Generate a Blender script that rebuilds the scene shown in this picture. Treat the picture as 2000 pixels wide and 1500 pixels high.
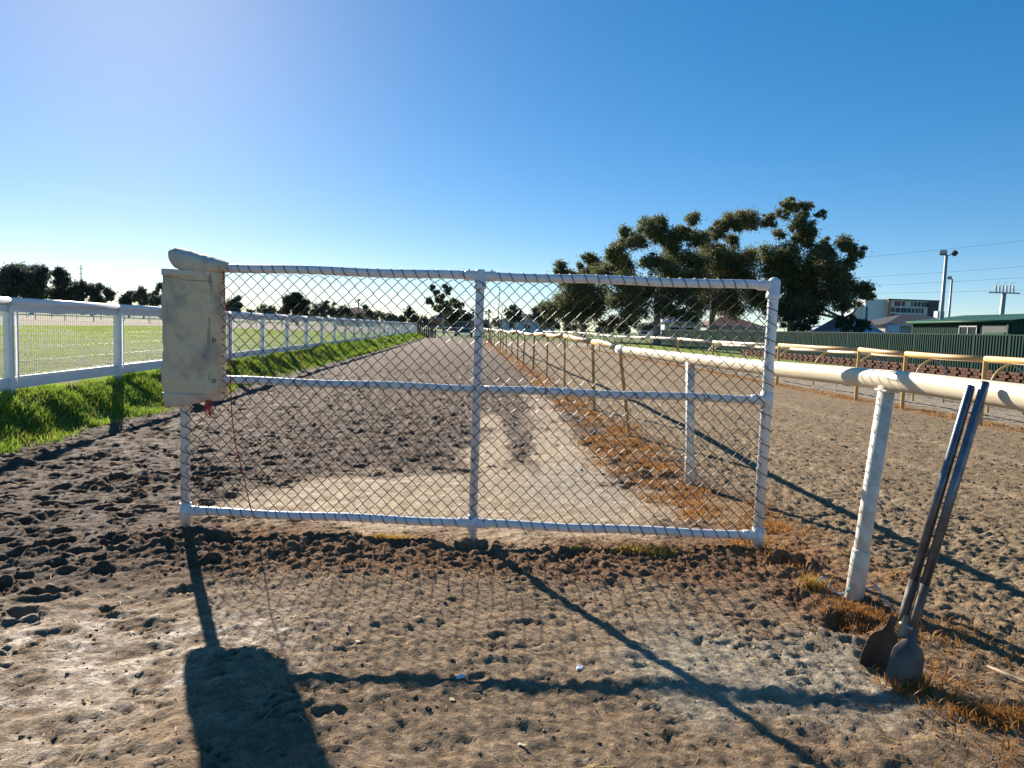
import bpy, math, random
import numpy as np
from mathutils import Vector, Matrix

random.seed(7)
RNG = np.random.default_rng(11)
for o in list(bpy.data.objects):
    bpy.data.objects.remove(o)
scene = bpy.context.scene
COL = scene.collection

# ------------------------------------------------------------------ camera
cam_d = bpy.data.cameras.new('camera')
cam_d.sensor_width = 36.0
cam_d.lens = 36.0 * 1387 / 2000
cam_d.clip_start = 0.05
cam_d.clip_end = 6000
cam = bpy.data.objects.new('camera', cam_d)
COL.objects.link(cam)
cam.matrix_world = (Matrix.Translation((0, 0, 1.45))
                    @ Matrix.Rotation(math.pi / 2 - math.radians(4.53), 4, 'X')
                    @ Matrix.Rotation(math.radians(2.0), 4, 'Z'))
scene.camera = cam

# ------------------------------------------------------------------ sky, sun, exposure
SUN_EL = math.radians(24.3)
SUN_AZ = math.atan2(-0.537, 1.0)          # left of +Y
world = bpy.data.worlds.new('World')
scene.world = world
world.use_nodes = True
wn = world.node_tree
sky = wn.nodes.new('ShaderNodeTexSky')
sky.sky_type = 'NISHITA'
sky.sun_disc = False
sky.sun_elevation = SUN_EL
sky.sun_rotation = SUN_AZ
sky.altitude = 3000
sky.air_density = 1.0
sky.dust_density = 1.3
sky.ozone_density = 2.0
bg = wn.nodes['Background']
bg.inputs[1].default_value = 0.053
hs = wn.nodes.new('ShaderNodeHueSaturation')
hs.inputs['Saturation'].default_value = 1.66
gm = wn.nodes.new('ShaderNodeGamma')
gm.inputs[1].default_value = 0.7
sc0 = wn.nodes.new('ShaderNodeVectorMath'); sc0.operation = 'SCALE'; sc0.inputs['Scale'].default_value = .125
sc1 = wn.nodes.new('ShaderNodeVectorMath'); sc1.operation = 'SCALE'; sc1.inputs['Scale'].default_value = 8.0
wn.links.new(sky.outputs[0], sc0.inputs[0])
wn.links.new(sc0.outputs[0], gm.inputs[0])
wn.links.new(gm.outputs[0], sc1.inputs[0])
wn.links.new(sc1.outputs[0], hs.inputs['Color'])
wn.links.new(hs.outputs[0], bg.inputs[0])
sun_d = bpy.data.lights.new('sun', 'SUN')
sun_d.energy = 5.0
sun_d.angle = math.radians(0.5)
sun_d.color = (1.0, 0.91, 0.79)
sun = bpy.data.objects.new('sun', sun_d)
COL.objects.link(sun)
SUN_DIR = Vector((math.sin(SUN_AZ) * math.cos(SUN_EL), math.cos(SUN_AZ) * math.cos(SUN_EL), math.sin(SUN_EL)))
sun.rotation_euler = (-SUN_DIR).to_track_quat('-Z', 'Y').to_euler()
sun.location = (-10, 20, 15)
vs = scene.view_settings
vs.view_transform = 'Standard'
vs.look = 'None'
vs.exposure = 1.18
vs.gamma = 1.0
vs.use_curve_mapping = False
scene.cycles.max_bounces = 5
scene.cycles.diffuse_bounces = 3
scene.cycles.transparent_max_bounces = 6
scene.cycles.use_denoising = True


# ------------------------------------------------------------------ helpers
def tag(o, label=None, cat=None, group=None, kind=None):
    if label: o['label'] = label
    if cat: o['category'] = cat
    if group: o['group'] = group
    if kind: o['kind'] = kind
    return o


def empty(name, loc, label, cat, group=None):
    o = bpy.data.objects.new(name, None)
    o.empty_display_size = 0.2
    COL.objects.link(o)
    o.location = loc
    bpy.context.view_layer.update()
    return tag(o, label, cat, group)


def link_mesh(name, me, mat, parent=None):
    o = bpy.data.objects.new(name, me)
    COL.objects.link(o)
    if mat is not None and not me.materials:
        me.materials.append(mat)
    if parent is not None:
        o.parent = parent
        o.matrix_parent_inverse = Matrix.Translation(parent_loc(parent)).inverted()
    return o


def parent_loc(p):
    v = Vector(p.location)
    return v


def np_mesh(name, verts, faces_flat, n_per, smooth=False):
    """verts (N,3), faces_flat (M,n_per)"""
    me = bpy.data.meshes.new(name)
    nv, nf = len(verts), len(faces_flat)
    me.vertices.add(nv)
    me.vertices.foreach_set('co', np.ascontiguousarray(verts, dtype=np.float32).ravel())
    me.loops.add(nf * n_per)
    me.loops.foreach_set('vertex_index', np.ascontiguousarray(faces_flat, dtype=np.int32).ravel())
    me.polygons.add(nf)
    me.polygons.foreach_set('loop_start', np.arange(0, nf * n_per, n_per, dtype=np.int32))
    me.polygons.foreach_set('use_smooth', np.full(nf, smooth, dtype=bool))
    me.update(calc_edges=True)
    return me


class MB:
    """collects simple solids into one mesh"""
    def __init__(self):
        self.v, self.f = [], []
        self.sm = []

    def add(self, verts, faces, smooth=False):
        b = len(self.v)
        self.v += [tuple(p) for p in verts]
        self.f += [tuple(i + b for i in f) for f in faces]
        self.sm += [smooth] * len(faces)
        return self

    def box(self, c, size, rz=0.0, M=None, bevel=0.0):
        sx, sy, sz = [q / 2 for q in size]
        if bevel > 0:
            b = min(bevel, sx * .9, sy * .9, sz * .9)
            vs_, fs = [], []
            rings = [(-sz, b), (-sz + b, 0), (sz - b, 0), (sz, b)]
            for z, ins in rings:
                X, Y = sx - ins, sy - ins
                k = b if ins == 0 else 0
                for px, py in ((-X + k, -Y), (X - k, -Y), (X, -Y + k), (X, Y - k), (X - k, Y), (-X + k, Y), (-X, Y - k), (-X, -Y + k)):
                    vs_.append(Vector((px, py, z)))
            for r in range(3):
                for i in range(8):
                    j = (i + 1) % 8
                    fs.append((r * 8 + i, r * 8 + j, r * 8 + 8 + j, r * 8 + 8 + i))
            fs.append(tuple(range(7, -1, -1)))
            fs.append(tuple(range(24, 32)))
        else:
            vs_ = [Vector((x, y, z)) for z in (-sz, sz) for x, y in ((-sx, -sy), (sx, -sy), (sx, sy), (-sx, sy))]
            fs = [(3, 2, 1, 0), (4, 5, 6, 7), (0, 1, 5, 4), (1, 2, 6, 5), (2, 3, 7, 6), (3, 0, 4, 7)]
        R = (M if M is not None else Matrix.Rotation(rz, 3, 'Z'))
        c = Vector(c)
        return self.add([c + R @ p for p in vs_], fs)

    def tube(self, pts, r, n=8, caps=True, squash=1.0, smooth=True, up=None):
        pts = [Vector(p) for p in pts]
        rr = r if isinstance(r, (list, tuple)) else [r] * len(pts)
        vs_, fs = [], []
        prev = None
        for i, p in enumerate(pts):
            if i == 0: t = pts[1] - p
            elif i == len(pts) - 1: t = p - pts[i - 1]
            else: t = (pts[i + 1] - p).normalized() + (p - pts[i - 1]).normalized()
            t = t.normalized() if t.length > 1e-9 else Vector((0, 0, 1))
            if prev is None:
                a = Vector(up) if up else (Vector((0, 0, 1)) if abs(t.z) < .9 else Vector((1, 0, 0)))
            else:
                a = prev
            x = a - t * a.dot(t)
            if x.length < 1e-6: x = t.orthogonal()
            x.normalize()
            prev = x
            y = t.cross(x)
            for k in range(n):
                an = 2 * math.pi * (k + .5) / n
                vs_.append(p + x * (math.cos(an) * rr[i]) + y * (math.sin(an) * rr[i] * squash))
        for i in range(len(pts) - 1):
            for k in range(n):
                j = (k + 1) % n
                fs.append((i * n + k, i * n + j, (i + 1) * n + j, (i + 1) * n + k))
        if caps:
            self.add(vs_, fs, smooth)
            b = len(self.v) - len(vs_)
            self.f.append(tuple(b + k for k in range(n - 1, -1, -1)))
            self.f.append(tuple(b + (len(pts) - 1) * n + k for k in range(n)))
            self.sm += [False, False]
            return self
        return self.add(vs_, fs, smooth)

    def mesh(self, name):
        me = bpy.data.meshes.new(name)
        me.from_pydata(self.v, [], self.f)
        me.polygons.foreach_set('use_smooth', self.sm)
        me.update()
        return me

    def build(self, name, mat, parent=None):
        return link_mesh(name, self.mesh(name), mat, parent)


# ---- numpy noise
_perm = RNG.permutation(4096)
_gx = np.cos(np.arange(4096) * 2.399963)
_gy = np.sin(np.arange(4096) * 2.399963)


def noise2(x, y, seed=0):
    xi = np.floor(x).astype(np.int64); yi = np.floor(y).astype(np.int64)
    xf = x - xi; yf = y - yi
    u = xf * xf * xf * (xf * (xf * 6 - 15) + 10)
    v = yf * yf * yf * (yf * (yf * 6 - 15) + 10)
    def h(a, b): return _perm[(_perm[(a + seed * 131) & 4095] + b) & 4095]
    def g(a, b, dx, dy):
        k = h(a, b); return _gx[k] * dx + _gy[k] * dy
    n00 = g(xi, yi, xf, yf); n10 = g(xi + 1, yi, xf - 1, yf)
    n01 = g(xi, yi + 1, xf, yf - 1); n11 = g(xi + 1, yi + 1, xf - 1, yf - 1)
    return 1.5 * ((n00 * (1 - u) + n10 * u) * (1 - v) + (n01 * (1 - u) + n11 * u) * v)


def fbm(x, y, wl, octv, seed=0, gain=.5):
    r = 0; a = 1.0; f = 1.0 / wl
    for k in range(octv):
        r = r + a * noise2(x * f + 17.3 * k, y * f - 9.1 * k, seed + k)
        a *= gain; f *= 2.03
    return r


def sst(a, b, x):
    t = np.clip((x - a) / (b - a), 0, 1)
    return t * t * (3 - 2 * t)


# ------------------------------------------------------------------ materials
def nodes_of(m):
    m.use_nodes = True
    return m.node_tree.nodes, m.node_tree.links, m.node_tree.nodes['Principled BSDF']


def paint(name, col, col2=None, rough=.4, scale=6.0, amount=.5, bump=0.0, bscale=60, metal=0.0, coat=0.0, detail=6, lo=.4, hi=.75, stretch=None):
    """painted / plain surface: two colours mixed by noise, uneven gloss, fine relief"""
    m = bpy.data.materials.new(name)
    n, l, b = nodes_of(m)
    tc = n.new('ShaderNodeTexCoord')
    src = tc.outputs['Object']
    if stretch:
        mp = n.new('ShaderNodeMapping'); mp.inputs['Scale'].default_value = stretch
        l.new(src, mp.inputs['Vector']); src = mp.outputs['Vector']
    tx = n.new('ShaderNodeTexNoise'); tx.inputs['Scale'].default_value = scale; tx.inputs['Detail'].default_value = detail
    tx.inputs['Roughness'].default_value = .65
    l.new(src, tx.inputs['Vector'])
    mr = n.new('ShaderNodeMapRange'); mr.inputs[1].default_value = lo; mr.inputs[2].default_value = hi
    mr.inputs[3].default_value = 0; mr.inputs[4].default_value = amount
    l.new(tx.outputs['Fac'], mr.inputs[0])
    mx = n.new('ShaderNodeMix'); mx.data_type = 'RGBA'
    mx.inputs[6].default_value = (*col, 1)
    c2 = col2 if col2 else tuple(q * .6 for q in col)
    mx.inputs[7].default_value = (*c2, 1)
    l.new(mr.outputs[0], mx.inputs[0])
    l.new(mx.outputs[2], b.inputs['Base Color'])
    rr = n.new('ShaderNodeMapRange'); rr.inputs[3].default_value = max(.05, rough - .1); rr.inputs[4].default_value = min(1, rough + .15)
    l.new(tx.outputs['Fac'], rr.inputs[0]); l.new(rr.outputs[0], b.inputs['Roughness'])
    b.inputs['Metallic'].default_value = metal
    b.inputs['Coat Weight'].default_value = coat
    if bump:
        t2 = n.new('ShaderNodeTexNoise'); t2.inputs['Scale'].default_value = bscale; t2.inputs['Detail'].default_value = 4
        l.new(src, t2.inputs['Vector'])
        bp = n.new('ShaderNodeBump'); bp.inputs['Strength'].default_value = .6; bp.inputs['Distance'].default_value = bump
        l.new(t2.outputs['Fac'], bp.inputs['Height']); l.new(bp.outputs[0], b.inputs['Normal'])
    return m


def leafy(name, c1, c2, trans=.35, rough=.5, scale=.5, c3=None):
    m = bpy.data.materials.new(name)
    n, l, b = nodes_of(m)
    out = n['Material Output']
    ge = n.new('ShaderNodeNewGeometry')
    tc = n.new('ShaderNodeTexCoord')
    tx = n.new('ShaderNodeTexNoise'); tx.inputs['Scale'].default_value = scale; tx.inputs['Detail'].default_value = 3
    l.new(tc.outputs['Object'], tx.inputs['Vector'])
    ad = n.new('ShaderNodeMath'); ad.operation = 'MULTIPLY_ADD'; ad.inputs[1].default_value = .5
    l.new(ge.outputs['Random Per Island'], ad.inputs[0]); 
    ad2 = n.new('ShaderNodeMath'); ad2.operation = 'MULTIPLY'; ad2.inputs[1].default_value = .5
    l.new(tx.outputs['Fac'], ad2.inputs[0]); l.new(ad2.outputs[0], ad.inputs[2])
    cr = n.new('ShaderNodeValToRGB')
    cr.color_ramp.elements[0].position = .2; cr.color_ramp.elements[0].color = (*c1, 1)
    cr.color_ramp.elements[1].position = .75; cr.color_ramp.elements[1].color = (*c2, 1)
    if c3:
        e = cr.color_ramp.elements.new(.92); e.color = (*c3, 1)
    l.new(ad.outputs[0], cr.inputs[0])
    l.new(cr.outputs[0], b.inputs['Base Color'])
    b.inputs['Roughness'].default_value = rough
    tr = n.new('ShaderNodeBsdfTranslucent')
    l.new(cr.outputs[0], tr.inputs['Color'])
    ms = n.new('ShaderNodeMixShader'); ms.inputs[0].default_value = trans
    l.new(b.outputs[0], ms.inputs[1]); l.new(tr.outputs[0], ms.inputs[2])
    l.new(ms.outputs[0], out.inputs['Surface'])
    return m


M = {}
M['gate'] = paint('gate_white_paint', (.72, .73, .74), (.30, .27, .23), .36, 26, .75, .0008, 90, lo=.56, hi=.80)
M['wire'] = paint('black_coated_wire', (.008, .013, .012), (.015, .03, .028), .42, 40, .6)
M['wire'].node_tree.nodes['Principled BSDF'].inputs['Specular IOR Level'].default_value = .35
M['fence_white'] = paint('fence_white_paint', (.78, .79, .80), (.55, .55, .52), .38, 3, .3, .0008, 40)
M['mesh_white'] = paint('white_mesh_wire', (.72, .73, .74), None, .35, 5, .2)
M['cream'] = paint('cream_rail_paint', (.76, .66, .47), (.50, .39, .25), .36, 5, .7, .0008, 40, stretch=(3, .5, 9), lo=.45, hi=.8)
M['cream_post'] = paint('cream_post_paint', (.74, .69, .58), (.34, .28, .20), .45, 14, .75, .001, 60)
M['tan'] = paint('tan_rail_paint', (.68, .43, .17), (.56, .33, .12), .4, 3, .6, .001, 40)
M['tanpost'] = paint('tan_post_paint', (.56, .35, .11), (.38, .22, .07), .5, 8, .6, .001, 60)
M['canvas'] = paint('dirty_canvas', (.66, .56, .36), (.19, .18, .175), .8, 5.5, .75, .004, 120, lo=.46, hi=.70)
M['canvas2'] = paint('pale_canvas', (.62, .56, .44), (.26, .24, .22), .8, 9, .75, .003, 160, lo=.48, hi=.8)
M['stitch'] = paint('dark_thread', (.06, .05, .05), None, .8, 30, .3)
M['grommet'] = paint('grommet_metal', (.12, .10, .08), (.25, .2, .15), .4, 50, .6, metal=.7)
M['red'] = paint('red_twine', (.55, .04, .03), (.30, .02, .02), .6, 60, .7)
M['pink'] = paint('pink_twine', (.75, .30, .22), (.5, .2, .15), .6, 60, .7)
M['blue'] = paint('blue_twine', (.12, .45, .68), (.08, .3, .5), .55, 60, .7)
M['handle'] = paint('worn_steel_handle', (.15, .17, .21), (.05, .05, .055), .3, 14, .9, .0006, 80, metal=.75)
M['handle_end'] = paint('rusty_handle_end', (.16, .12, .08), (.06, .045, .035), .6, 30, .9, .001, 120)
M['blade'] = paint('dull_steel_blade', (.075, .075, .075), (.17, .14, .11), .5, 12, .8, .001, 90, metal=.4)
M['blade_dirty'] = paint('dirty_steel_yoke', (.30, .26, .20), (.10, .09, .08), .6, 20, .8, .001, 90)
M['green_sheet'] = paint('green_sheet_steel', (.014, .050, .038), (.02, .060, .045), .5, 2, .6)
M['green_dark'] = paint('green_post_steel', (.010, .026, .021), None, .5, 4, .3)
M['green_shed'] = paint('green_shed_wall', (.026, .062, .042), (.02, .048, .033), .5, 1.2, .5)
M['green_roof'] = paint('green_shed_roof', (.035, .098, .058), (.028, .08, .048), .5, 1, .5)
M['block'] = paint('red_brown_block', (.15, .075, .052), (.085, .05, .040), .9, 4, .9, .012, 25)
M['pole'] = paint('galvanised_pole', (.36, .37, .35), (.25, .25, .24), .5, 8, .5, metal=.3)
M['dark_metal'] = paint('dark_metal', (.05, .05, .055), None, .5, 8, .4)
M['glass'] = paint('window_glass', (.02, .025, .035), None, .08, 1, .2)
M['lens'] = paint('lamp_lens', (.45, .46, .45), None, .15, 8, .3)
M['bldg_white'] = paint('pale_render', (.62, .64, .68), (.52, .54, .58), .8, .3, .5)
M['bldg_grey'] = paint('blue_grey_render', (.55, .58, .64), None, .8, .3, .3)
M['bldg_dark'] = paint('dark_cladding', (.06, .065, .085), None, .6, 1, .4)
M['bldg_red'] = paint('red_cladding', (.22, .05, .035), (.30, .10, .06), .7, .5, .6)
M['bldg_orange'] = paint('orange_brick', (.45, .20, .11), None, .8, 1, .4)
M['house'] = paint('beige_house_wall', (.48, .43, .37), (.36, .32, .28), .85, .8, .5)
M['roof_grey'] = paint('grey_tile_roof', (.075, .08, .092), (.055, .058, .066), .7, 2, .6)
M['roof_pale'] = paint('pale_metal_roof', (.50, .55, .64), (.42, .46, .54), .4, .5, .4)
M['roof_red'] = paint('brown_tile_roof', (.20, .11, .08), None, .8, 2, .6)
M['bark'] = paint('eucalyptus_bark', (.30, .24, .19), (.13, .10, .08), .9, 1.2, .9, .02, 6)
M['bark_pale'] = paint('pale_bark', (.46, .40, .33), (.22, .18, .14), .9, 1.0, .9, .02, 6)
M['timber'] = paint('dark_timber', (.045, .032, .025), (.08, .06, .045), .85, 10, .8, .003, 40)
M['stick'] = paint('dry_stick', (.36, .29, .2), (.2, .15, .1), .8, 20, .7)
M['shell'] = paint('white_scrap', (.78, .80, .84), (.6, .62, .66), .4, 30, .4)
M['leafdry'] = paint('dry_leaf', (.55, .45, .26), (.4, .3, .16), .6, 30, .6)
M['leafred'] = paint('red_leaf', (.16, .045, .03), (.22, .09, .05), .6, 30, .6)
M['insul'] = paint('insulator_porcelain', (.42, .44, .46), None, .3, 5, .3)
M['vehicle'] = paint('white_vehicle_paint', (.75, .75, .74), None, .25, 2, .2, coat=.5)
M['tyre'] = paint('black_rubber', (.015, .015, .015), None, .8, 20, .4)
M['gum_a'] = leafy('gum_leaves', (.095, .105, .045), (.20, .205, .085),   .45, .6, .35, (.19, .15, .075))
M['gum_b'] = leafy('gum_leaves_brown', (.098, .098, .042), (.21, .19, .080), .45, .6, .3, (.24, .14, .06))
M['dense'] = leafy('dense_leaves', (.032, .046, .024), (.068, .088, .042), .3, .5, .3)
M['far'] = leafy('far_leaves_haze_paled', (.075, .088, .068), (.125, .14, .105), .38, .6, .12)  # grey-green leaves, colour made paler to stand in for distance haze
M['olive'] = leafy('olive_leaves', (.05, .06, .02), (.10, .105, .035), .25, .6, .4)
M['lush'] = leafy('lush_grass', (.13, .22, .025), (.30, .41, .055), .58, .4, 1.2, (.46, .48, .16))
M['turf'] = leafy('turf_grass', (.20, .27, .04), (.36, .42, .09), .58, .5, .35, (.48, .45, .2))
M['straw'] = leafy('orange_straw', (.25, .11, .026), (.52, .25, .06), .35, .7, 1.5, (.62, .40, .12))
M['yellow'] = leafy('yellow_straw', (.46, .27, .05), (.66, .46, .12), .35, .7, 3)

for k_ in ('green_sheet', 'green_dark', 'green_shed', 'green_roof', 'roof_grey', 'roof_red', 'block', 'house'):
    M[k_].node_tree.nodes['Principled BSDF'].inputs['Specular IOR Level'].default_value = .12


def ground_material():
    m = bpy.data.materials.new('soil_and_turf')
    n, l, b = nodes_of(m)
    at = n.new('ShaderNodeAttribute'); at.attribute_name = 'Col'
    aw = n.new('ShaderNodeAttribute'); aw.attribute_name = 'wet'
    tc = n.new('ShaderNodeTexCoord')
    P = tc.outputs['Object']
    def tex(sc, det, ro=.6, vec=None):
        t = n.new('ShaderNodeTexNoise'); t.inputs['Scale'].default_value = sc; t.inputs['Detail'].default_value = det
        t.inputs['Roughness'].default_value = ro
        l.new(vec or P, t.inputs['Vector']); return t
    t1 = tex(9, 7, .7); t2 = tex(55, 5, .7); t3 = tex(240, 3, .6)
    def mrange(src, a, b_, c, d):
        r = n.new('ShaderNodeMapRange'); r.inputs[1].default_value = a; r.inputs[2].default_value = b_
        r.inputs[3].default_value = c; r.inputs[4].default_value = d
        l.new(src, r.inputs[0]); return r.outputs[0]
    def mul(a, b_):
        x = n.new('ShaderNodeMath'); x.operation = 'MULTIPLY'; l.new(a, x.inputs[0]); l.new(b_, x.inputs[1]); return x.outputs[0]
    k = mul(mul(mrange(t1.outputs['Fac'], .3, .7, .60, 1.38), mrange(t2.outputs['Fac'], .3, .7, .70, 1.28)), mrange(t3.outputs['Fac'], .3, .7, .75, 1.25))
    vm = n.new('ShaderNodeVectorMath'); vm.operation = 'SCALE'
    l.new(at.outputs['Color'], vm.inputs[0]); l.new(k, vm.inputs['Scale'])
    l.new(vm.outputs[0], b.inputs['Base Color'])
    wv = mul(aw.outputs['Fac'], mrange(t1.outputs['Fac'], .40, .62, 0, 1))
    l.new(mrange(wv, 0, 1, .92, .46), b.inputs['Roughness'])
    l.new(mrange(wv, 0, 1, .10, .5), b.inputs['Specular IOR Level'])
    # relief, coarse to fine
    ad = n.new('ShaderNodeMath'); ad.operation = 'MULTIPLY_ADD'; ad.inputs[1].default_value = .45
    l.new(t2.outputs['Fac'], ad.inputs[0])
    a3 = n.new('ShaderNodeMath'); a3.operation = 'MULTIPLY'; a3.inputs[1].default_value = .14
    l.new(t3.outputs['Fac'], a3.inputs[0]); l.new(a3.outputs[0], ad.inputs[2])
    a1 = n.new('ShaderNodeMath'); a1.operation = 'MULTIPLY_ADD'; a1.inputs[1].default_value = 1.3
    l.new(t1.outputs['Fac'], a1.inputs[0]); l.new(ad.outputs[0], a1.inputs[2])
    vo = n.new('ShaderNodeTexVoronoi'); vo.inputs['Scale'].default_value = 62; vo.inputs['Detail'].default_value = 2.0; vo.inputs['Roughness'].default_value = .6
    wp = n.new('ShaderNodeVectorMath'); wp.operation = 'MULTIPLY_ADD'; wp.inputs[1].default_value = (.03, .03, .03)
    l.new(t2.outputs['Color'], wp.inputs[0]); l.new(P, wp.inputs[2]); l.new(wp.outputs[0], vo.inputs['Vector'])
    cm = mul(mrange(vo.outputs['Distance'], 0, .75, .42, 0), mrange(t1.outputs['Fac'], .38, .62, .15, 1))
    a4 = n.new('ShaderNodeMath'); a4.operation = 'ADD'; l.new(a1.outputs[0], a4.inputs[0]); l.new(cm, a4.inputs[1])
    a1 = a4
    bp = n.new('ShaderNodeBump'); bp.inputs['Strength'].default_value = 1.0; bp.inputs['Distance'].default_value = .028
    l.new(a1.outputs[0], bp.inputs['Height']); l.new(bp.outputs[0], b.inputs['Normal'])
    return m


M['ground'] = ground_material()

# ------------------------------------------------------------------ the ground: one sheet to the horizon
# everything on the course runs along s = x + 0.07 y
SL = 0.07
def at_s(s, y, z=0.0): return Vector((s - SL * y, y, z))


def axis(lo_f, hi_f, step, growth, lim_lo, lim_hi, fine_end_lo, fine_end_hi, coarse):
    c = list(np.arange(lo_f, hi_f, step))
    x, st = c[-1], step
    up = []
    while x < lim_hi:
        st = step + (x - hi_f) * growth if x < fine_end_hi else st * coarse
        x += st; up.append(x)
    x, st = c[0], step
    dn = []
    while x > lim_lo:
        st = step + (lo_f - x) * growth if x > fine_end_lo else st * coarse
        x -= st; dn.append(x)
    return np.array(dn[::-1] + c + up)


GX = axis(-3.1, 3.2, .0155, .0115, -1800, 1800, -10, 13, 1.13)
GY = axis(1.55, 5.3, .0145, .0100, -1800, 2600, .6, 42, 1.07)
X, Y = np.meshgrid(GX, GY)
S = X + SL * Y
NEAR = 1 - sst(25, 60, np.hypot(X, Y))


def base_height(x, y):
    s = x + SL * y
    wob = .12 * noise2(x * .4, y * .4, 3) + .06 * noise2(x * 1.3, y * 1.3, 4)
    z = .40 * sst(-4.72, -5.42, s + wob)
    z = z - .24 * sst(10.5, 19, s)
    z = z - .07 * sst(-.5, -1.9, x) * sst(4.7, 3.6, y) * sst(-12, -4, y)
    z = z + .02 * noise2(x * .35, y * .35, 8) * (1 - sst(20, 60, np.abs(y)))
    return z


Z = base_height(X, Y)
# masks of what lies where
w1 = .35 * fbm(X, Y, 1.1, 3, 20)
verge = sst(-4.55, -4.85, S + .6 * w1)
field = sst(-5.5, -5.7, S)
main = sst(2.35, 2.75, S + .5 * w1) * (1 - sst(15.4, 16.2, S + w1))
strip2 = sst(10.0, 10.3, S) * (1 - sst(15.4, 16.2, S + w1))
rgrass = sst(15.4, 16.2, S + w1)
inner = sst(5.9, 7.4, Y + 1.6 * w1 + .25 * np.abs(X + .2)) * (1 - main) * (1 - verge)
leftchurn = sst(-1.5, -2.6, X + 1.2 * w1) * sst(3.3, 4.2, Y + w1) * (1 - verge)
inner = np.maximum(inner, leftchurn)
# pale sandy apron behind the gate and its two worn lanes
e = fbm(X, Y, .8, 4, 31)
pale = sst(1.25, .75, np.hypot((X + .25) / 1.75, (Y - 5.9) / 1.15) + .30 * e)
lane = sst(.80, .50, np.abs(X - .28 + .03 * (Y - 6)) + .22 * e) * sst(5.5, 6.2, Y) * (1 - sst(9.5, 12.5, Y + 2 * e))
lane2 = sst(.34, .16, np.abs(X - .72 + .035 * (Y - 9)) + .14 * e) * sst(6, 7, Y) * (1 - sst(12.5, 19, Y + 3 * e))
rut = sst(.22, .08, np.abs(X - .14 + .03 * (Y - 8)) + .12 * e) * sst(6.6, 7.8, Y)
lane = lane * (1 - .9 * rut)
pale = np.clip(np.maximum(pale, np.maximum(lane, .8 * lane2)), 0, 1) * (1 - main) * (1 - verge)
inner = inner * (1 - .85 * pale)
fore = np.clip(1 - main - inner - verge - rgrass - pale, 0, 1)
greysand = sst(.9, .4, np.hypot((X - 1.15) / .85, (Y - 3.05) / .75) + .35 * e) * fore
greysand = np.maximum(greysand, .8 * sst(1, .5, np.hypot((X - .7) / .7, (Y - 6.6) / 1.2) + .3 * e) * pale)
berm = np.exp(-((Y - 4.55 + .05 * e) / .20) ** 2) * sst(-2.9, -2.3, X) * (1 - sst(1.9, 2.3, X))
redsoil = np.clip(sst(1, .3, np.abs(Y - 4.55 + .2 * e) / .75) * sst(-2.9, -2.0, X + .3 * e) * (1 - sst(2.0, 2.4, X)), 0, 1) * (1 - main)
redsoil = np.maximum(redsoil, sst(1, .4, np.hypot((X - 1.75) / .45, (Y - 3.75) / .7) + .3 * e) * (1 - main))
strawbed = sst(.45, .15, np.abs(S - 2.22 + .12 * np.sin(Y * 1.1)) + .25 * e) * (.35 + .65 * sst(4.2, 5.2, Y)) * sst(1.2, 2.0, Y)
strawbed = np.maximum(strawbed, sst(1.0, .55, np.hypot((S - 2.0) / .62, (Y - 8.0) / 3.4) + .45 * e))
strawbed = np.maximum(strawbed, sst(1.0, .5, np.hypot((S - 2.0) / .40, (Y - 5.3) / .8) + .4 * e))
strawbed = np.maximum(strawbed, sst(.4, .15, np.abs(S - 9.55) + .15 * e))

# relief, each with its own place
near = NEAR
rough1 = fbm(X, Y, .55, 4, 40)
ch = fbm(X, Y, .16, 4, 45, .6)
fine = fbm(X, Y, .045, 3, 50, .6)
rid = 1 - np.abs(fbm(X * .62 + .18 * Y, Y * 1.25 - .18 * X, .13, 3, 55, .55))
def billow(x, y, wl, octv, seed, gain=.5):
    r = 0; a = 1.0; f = 1.0 / wl
    for k in range(octv):
        r = r + a * np.abs(noise2(x * f + 7.7 * k, y * f - 3.1 * k, seed + k))
        a *= gain; f *= 2.1
    return r
XR, YR = X * .80 + .30 * Y, (Y - .30 * X) * 1.25
bl1 = billow(XR, YR, .30, 4, 100, .55)
bl2 = billow(X + .02 * bl1, Y, .085, 3, 110, .6)
crk = noise2(XR / .34 + .6 * bl2, YR / .34, 120) + .35 * noise2(XR / .11, YR / .11, 121)
crease = sst(.10, .0, np.abs(crk)) * sst(.0, .35, fbm(X, Y, .5, 2, 125))
v1f = sst(.3, .7, .5 + .5 * fbm(X, Y, .5, 2, 66))
tf = fbm(X * .8 + .25 * Y, Y - .25 * X, .42, 5, 65, .62)
terr = sum(sst(th - .05, th + .05, tf) * .011 for th in (-.55, -.28, 0.02, .3, .6)) - .02
lumps = 1 - .5 * sst(6.5, 5.0, Y)
Z = Z + near * (lumps * inner * (.016 * rough1 + .040 * (bl1 - .5) + .014 * (bl2 - .5) + .005 * fine + terr * .5)
                + main * (.007 * rough1 + .007 * ch + .032 * (bl2 - .5) + .006 * fine + .003 * np.sin(S * 42 + 2 * rough1) * sst(3.2, 4.0, S))
                + fore * (.008 * rough1 + .019 * (bl1 - .5) + (.004 + .012 * v1f) * (bl2 - .5) + .0042 * fine - .022 * crease + .24 * terr)
                + pale * (.008 * rough1 + .0025 * ch + .0012 * fine)
                + verge * (.03 * rough1 + .01 * ch))
Z = Z + near * berm * (.022 + .018 * rough1 + .014 * ch + .008 * fine)
Z = Z + near * redsoil * (.012 * (bl2 - .5) + .004 * fine)
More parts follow.
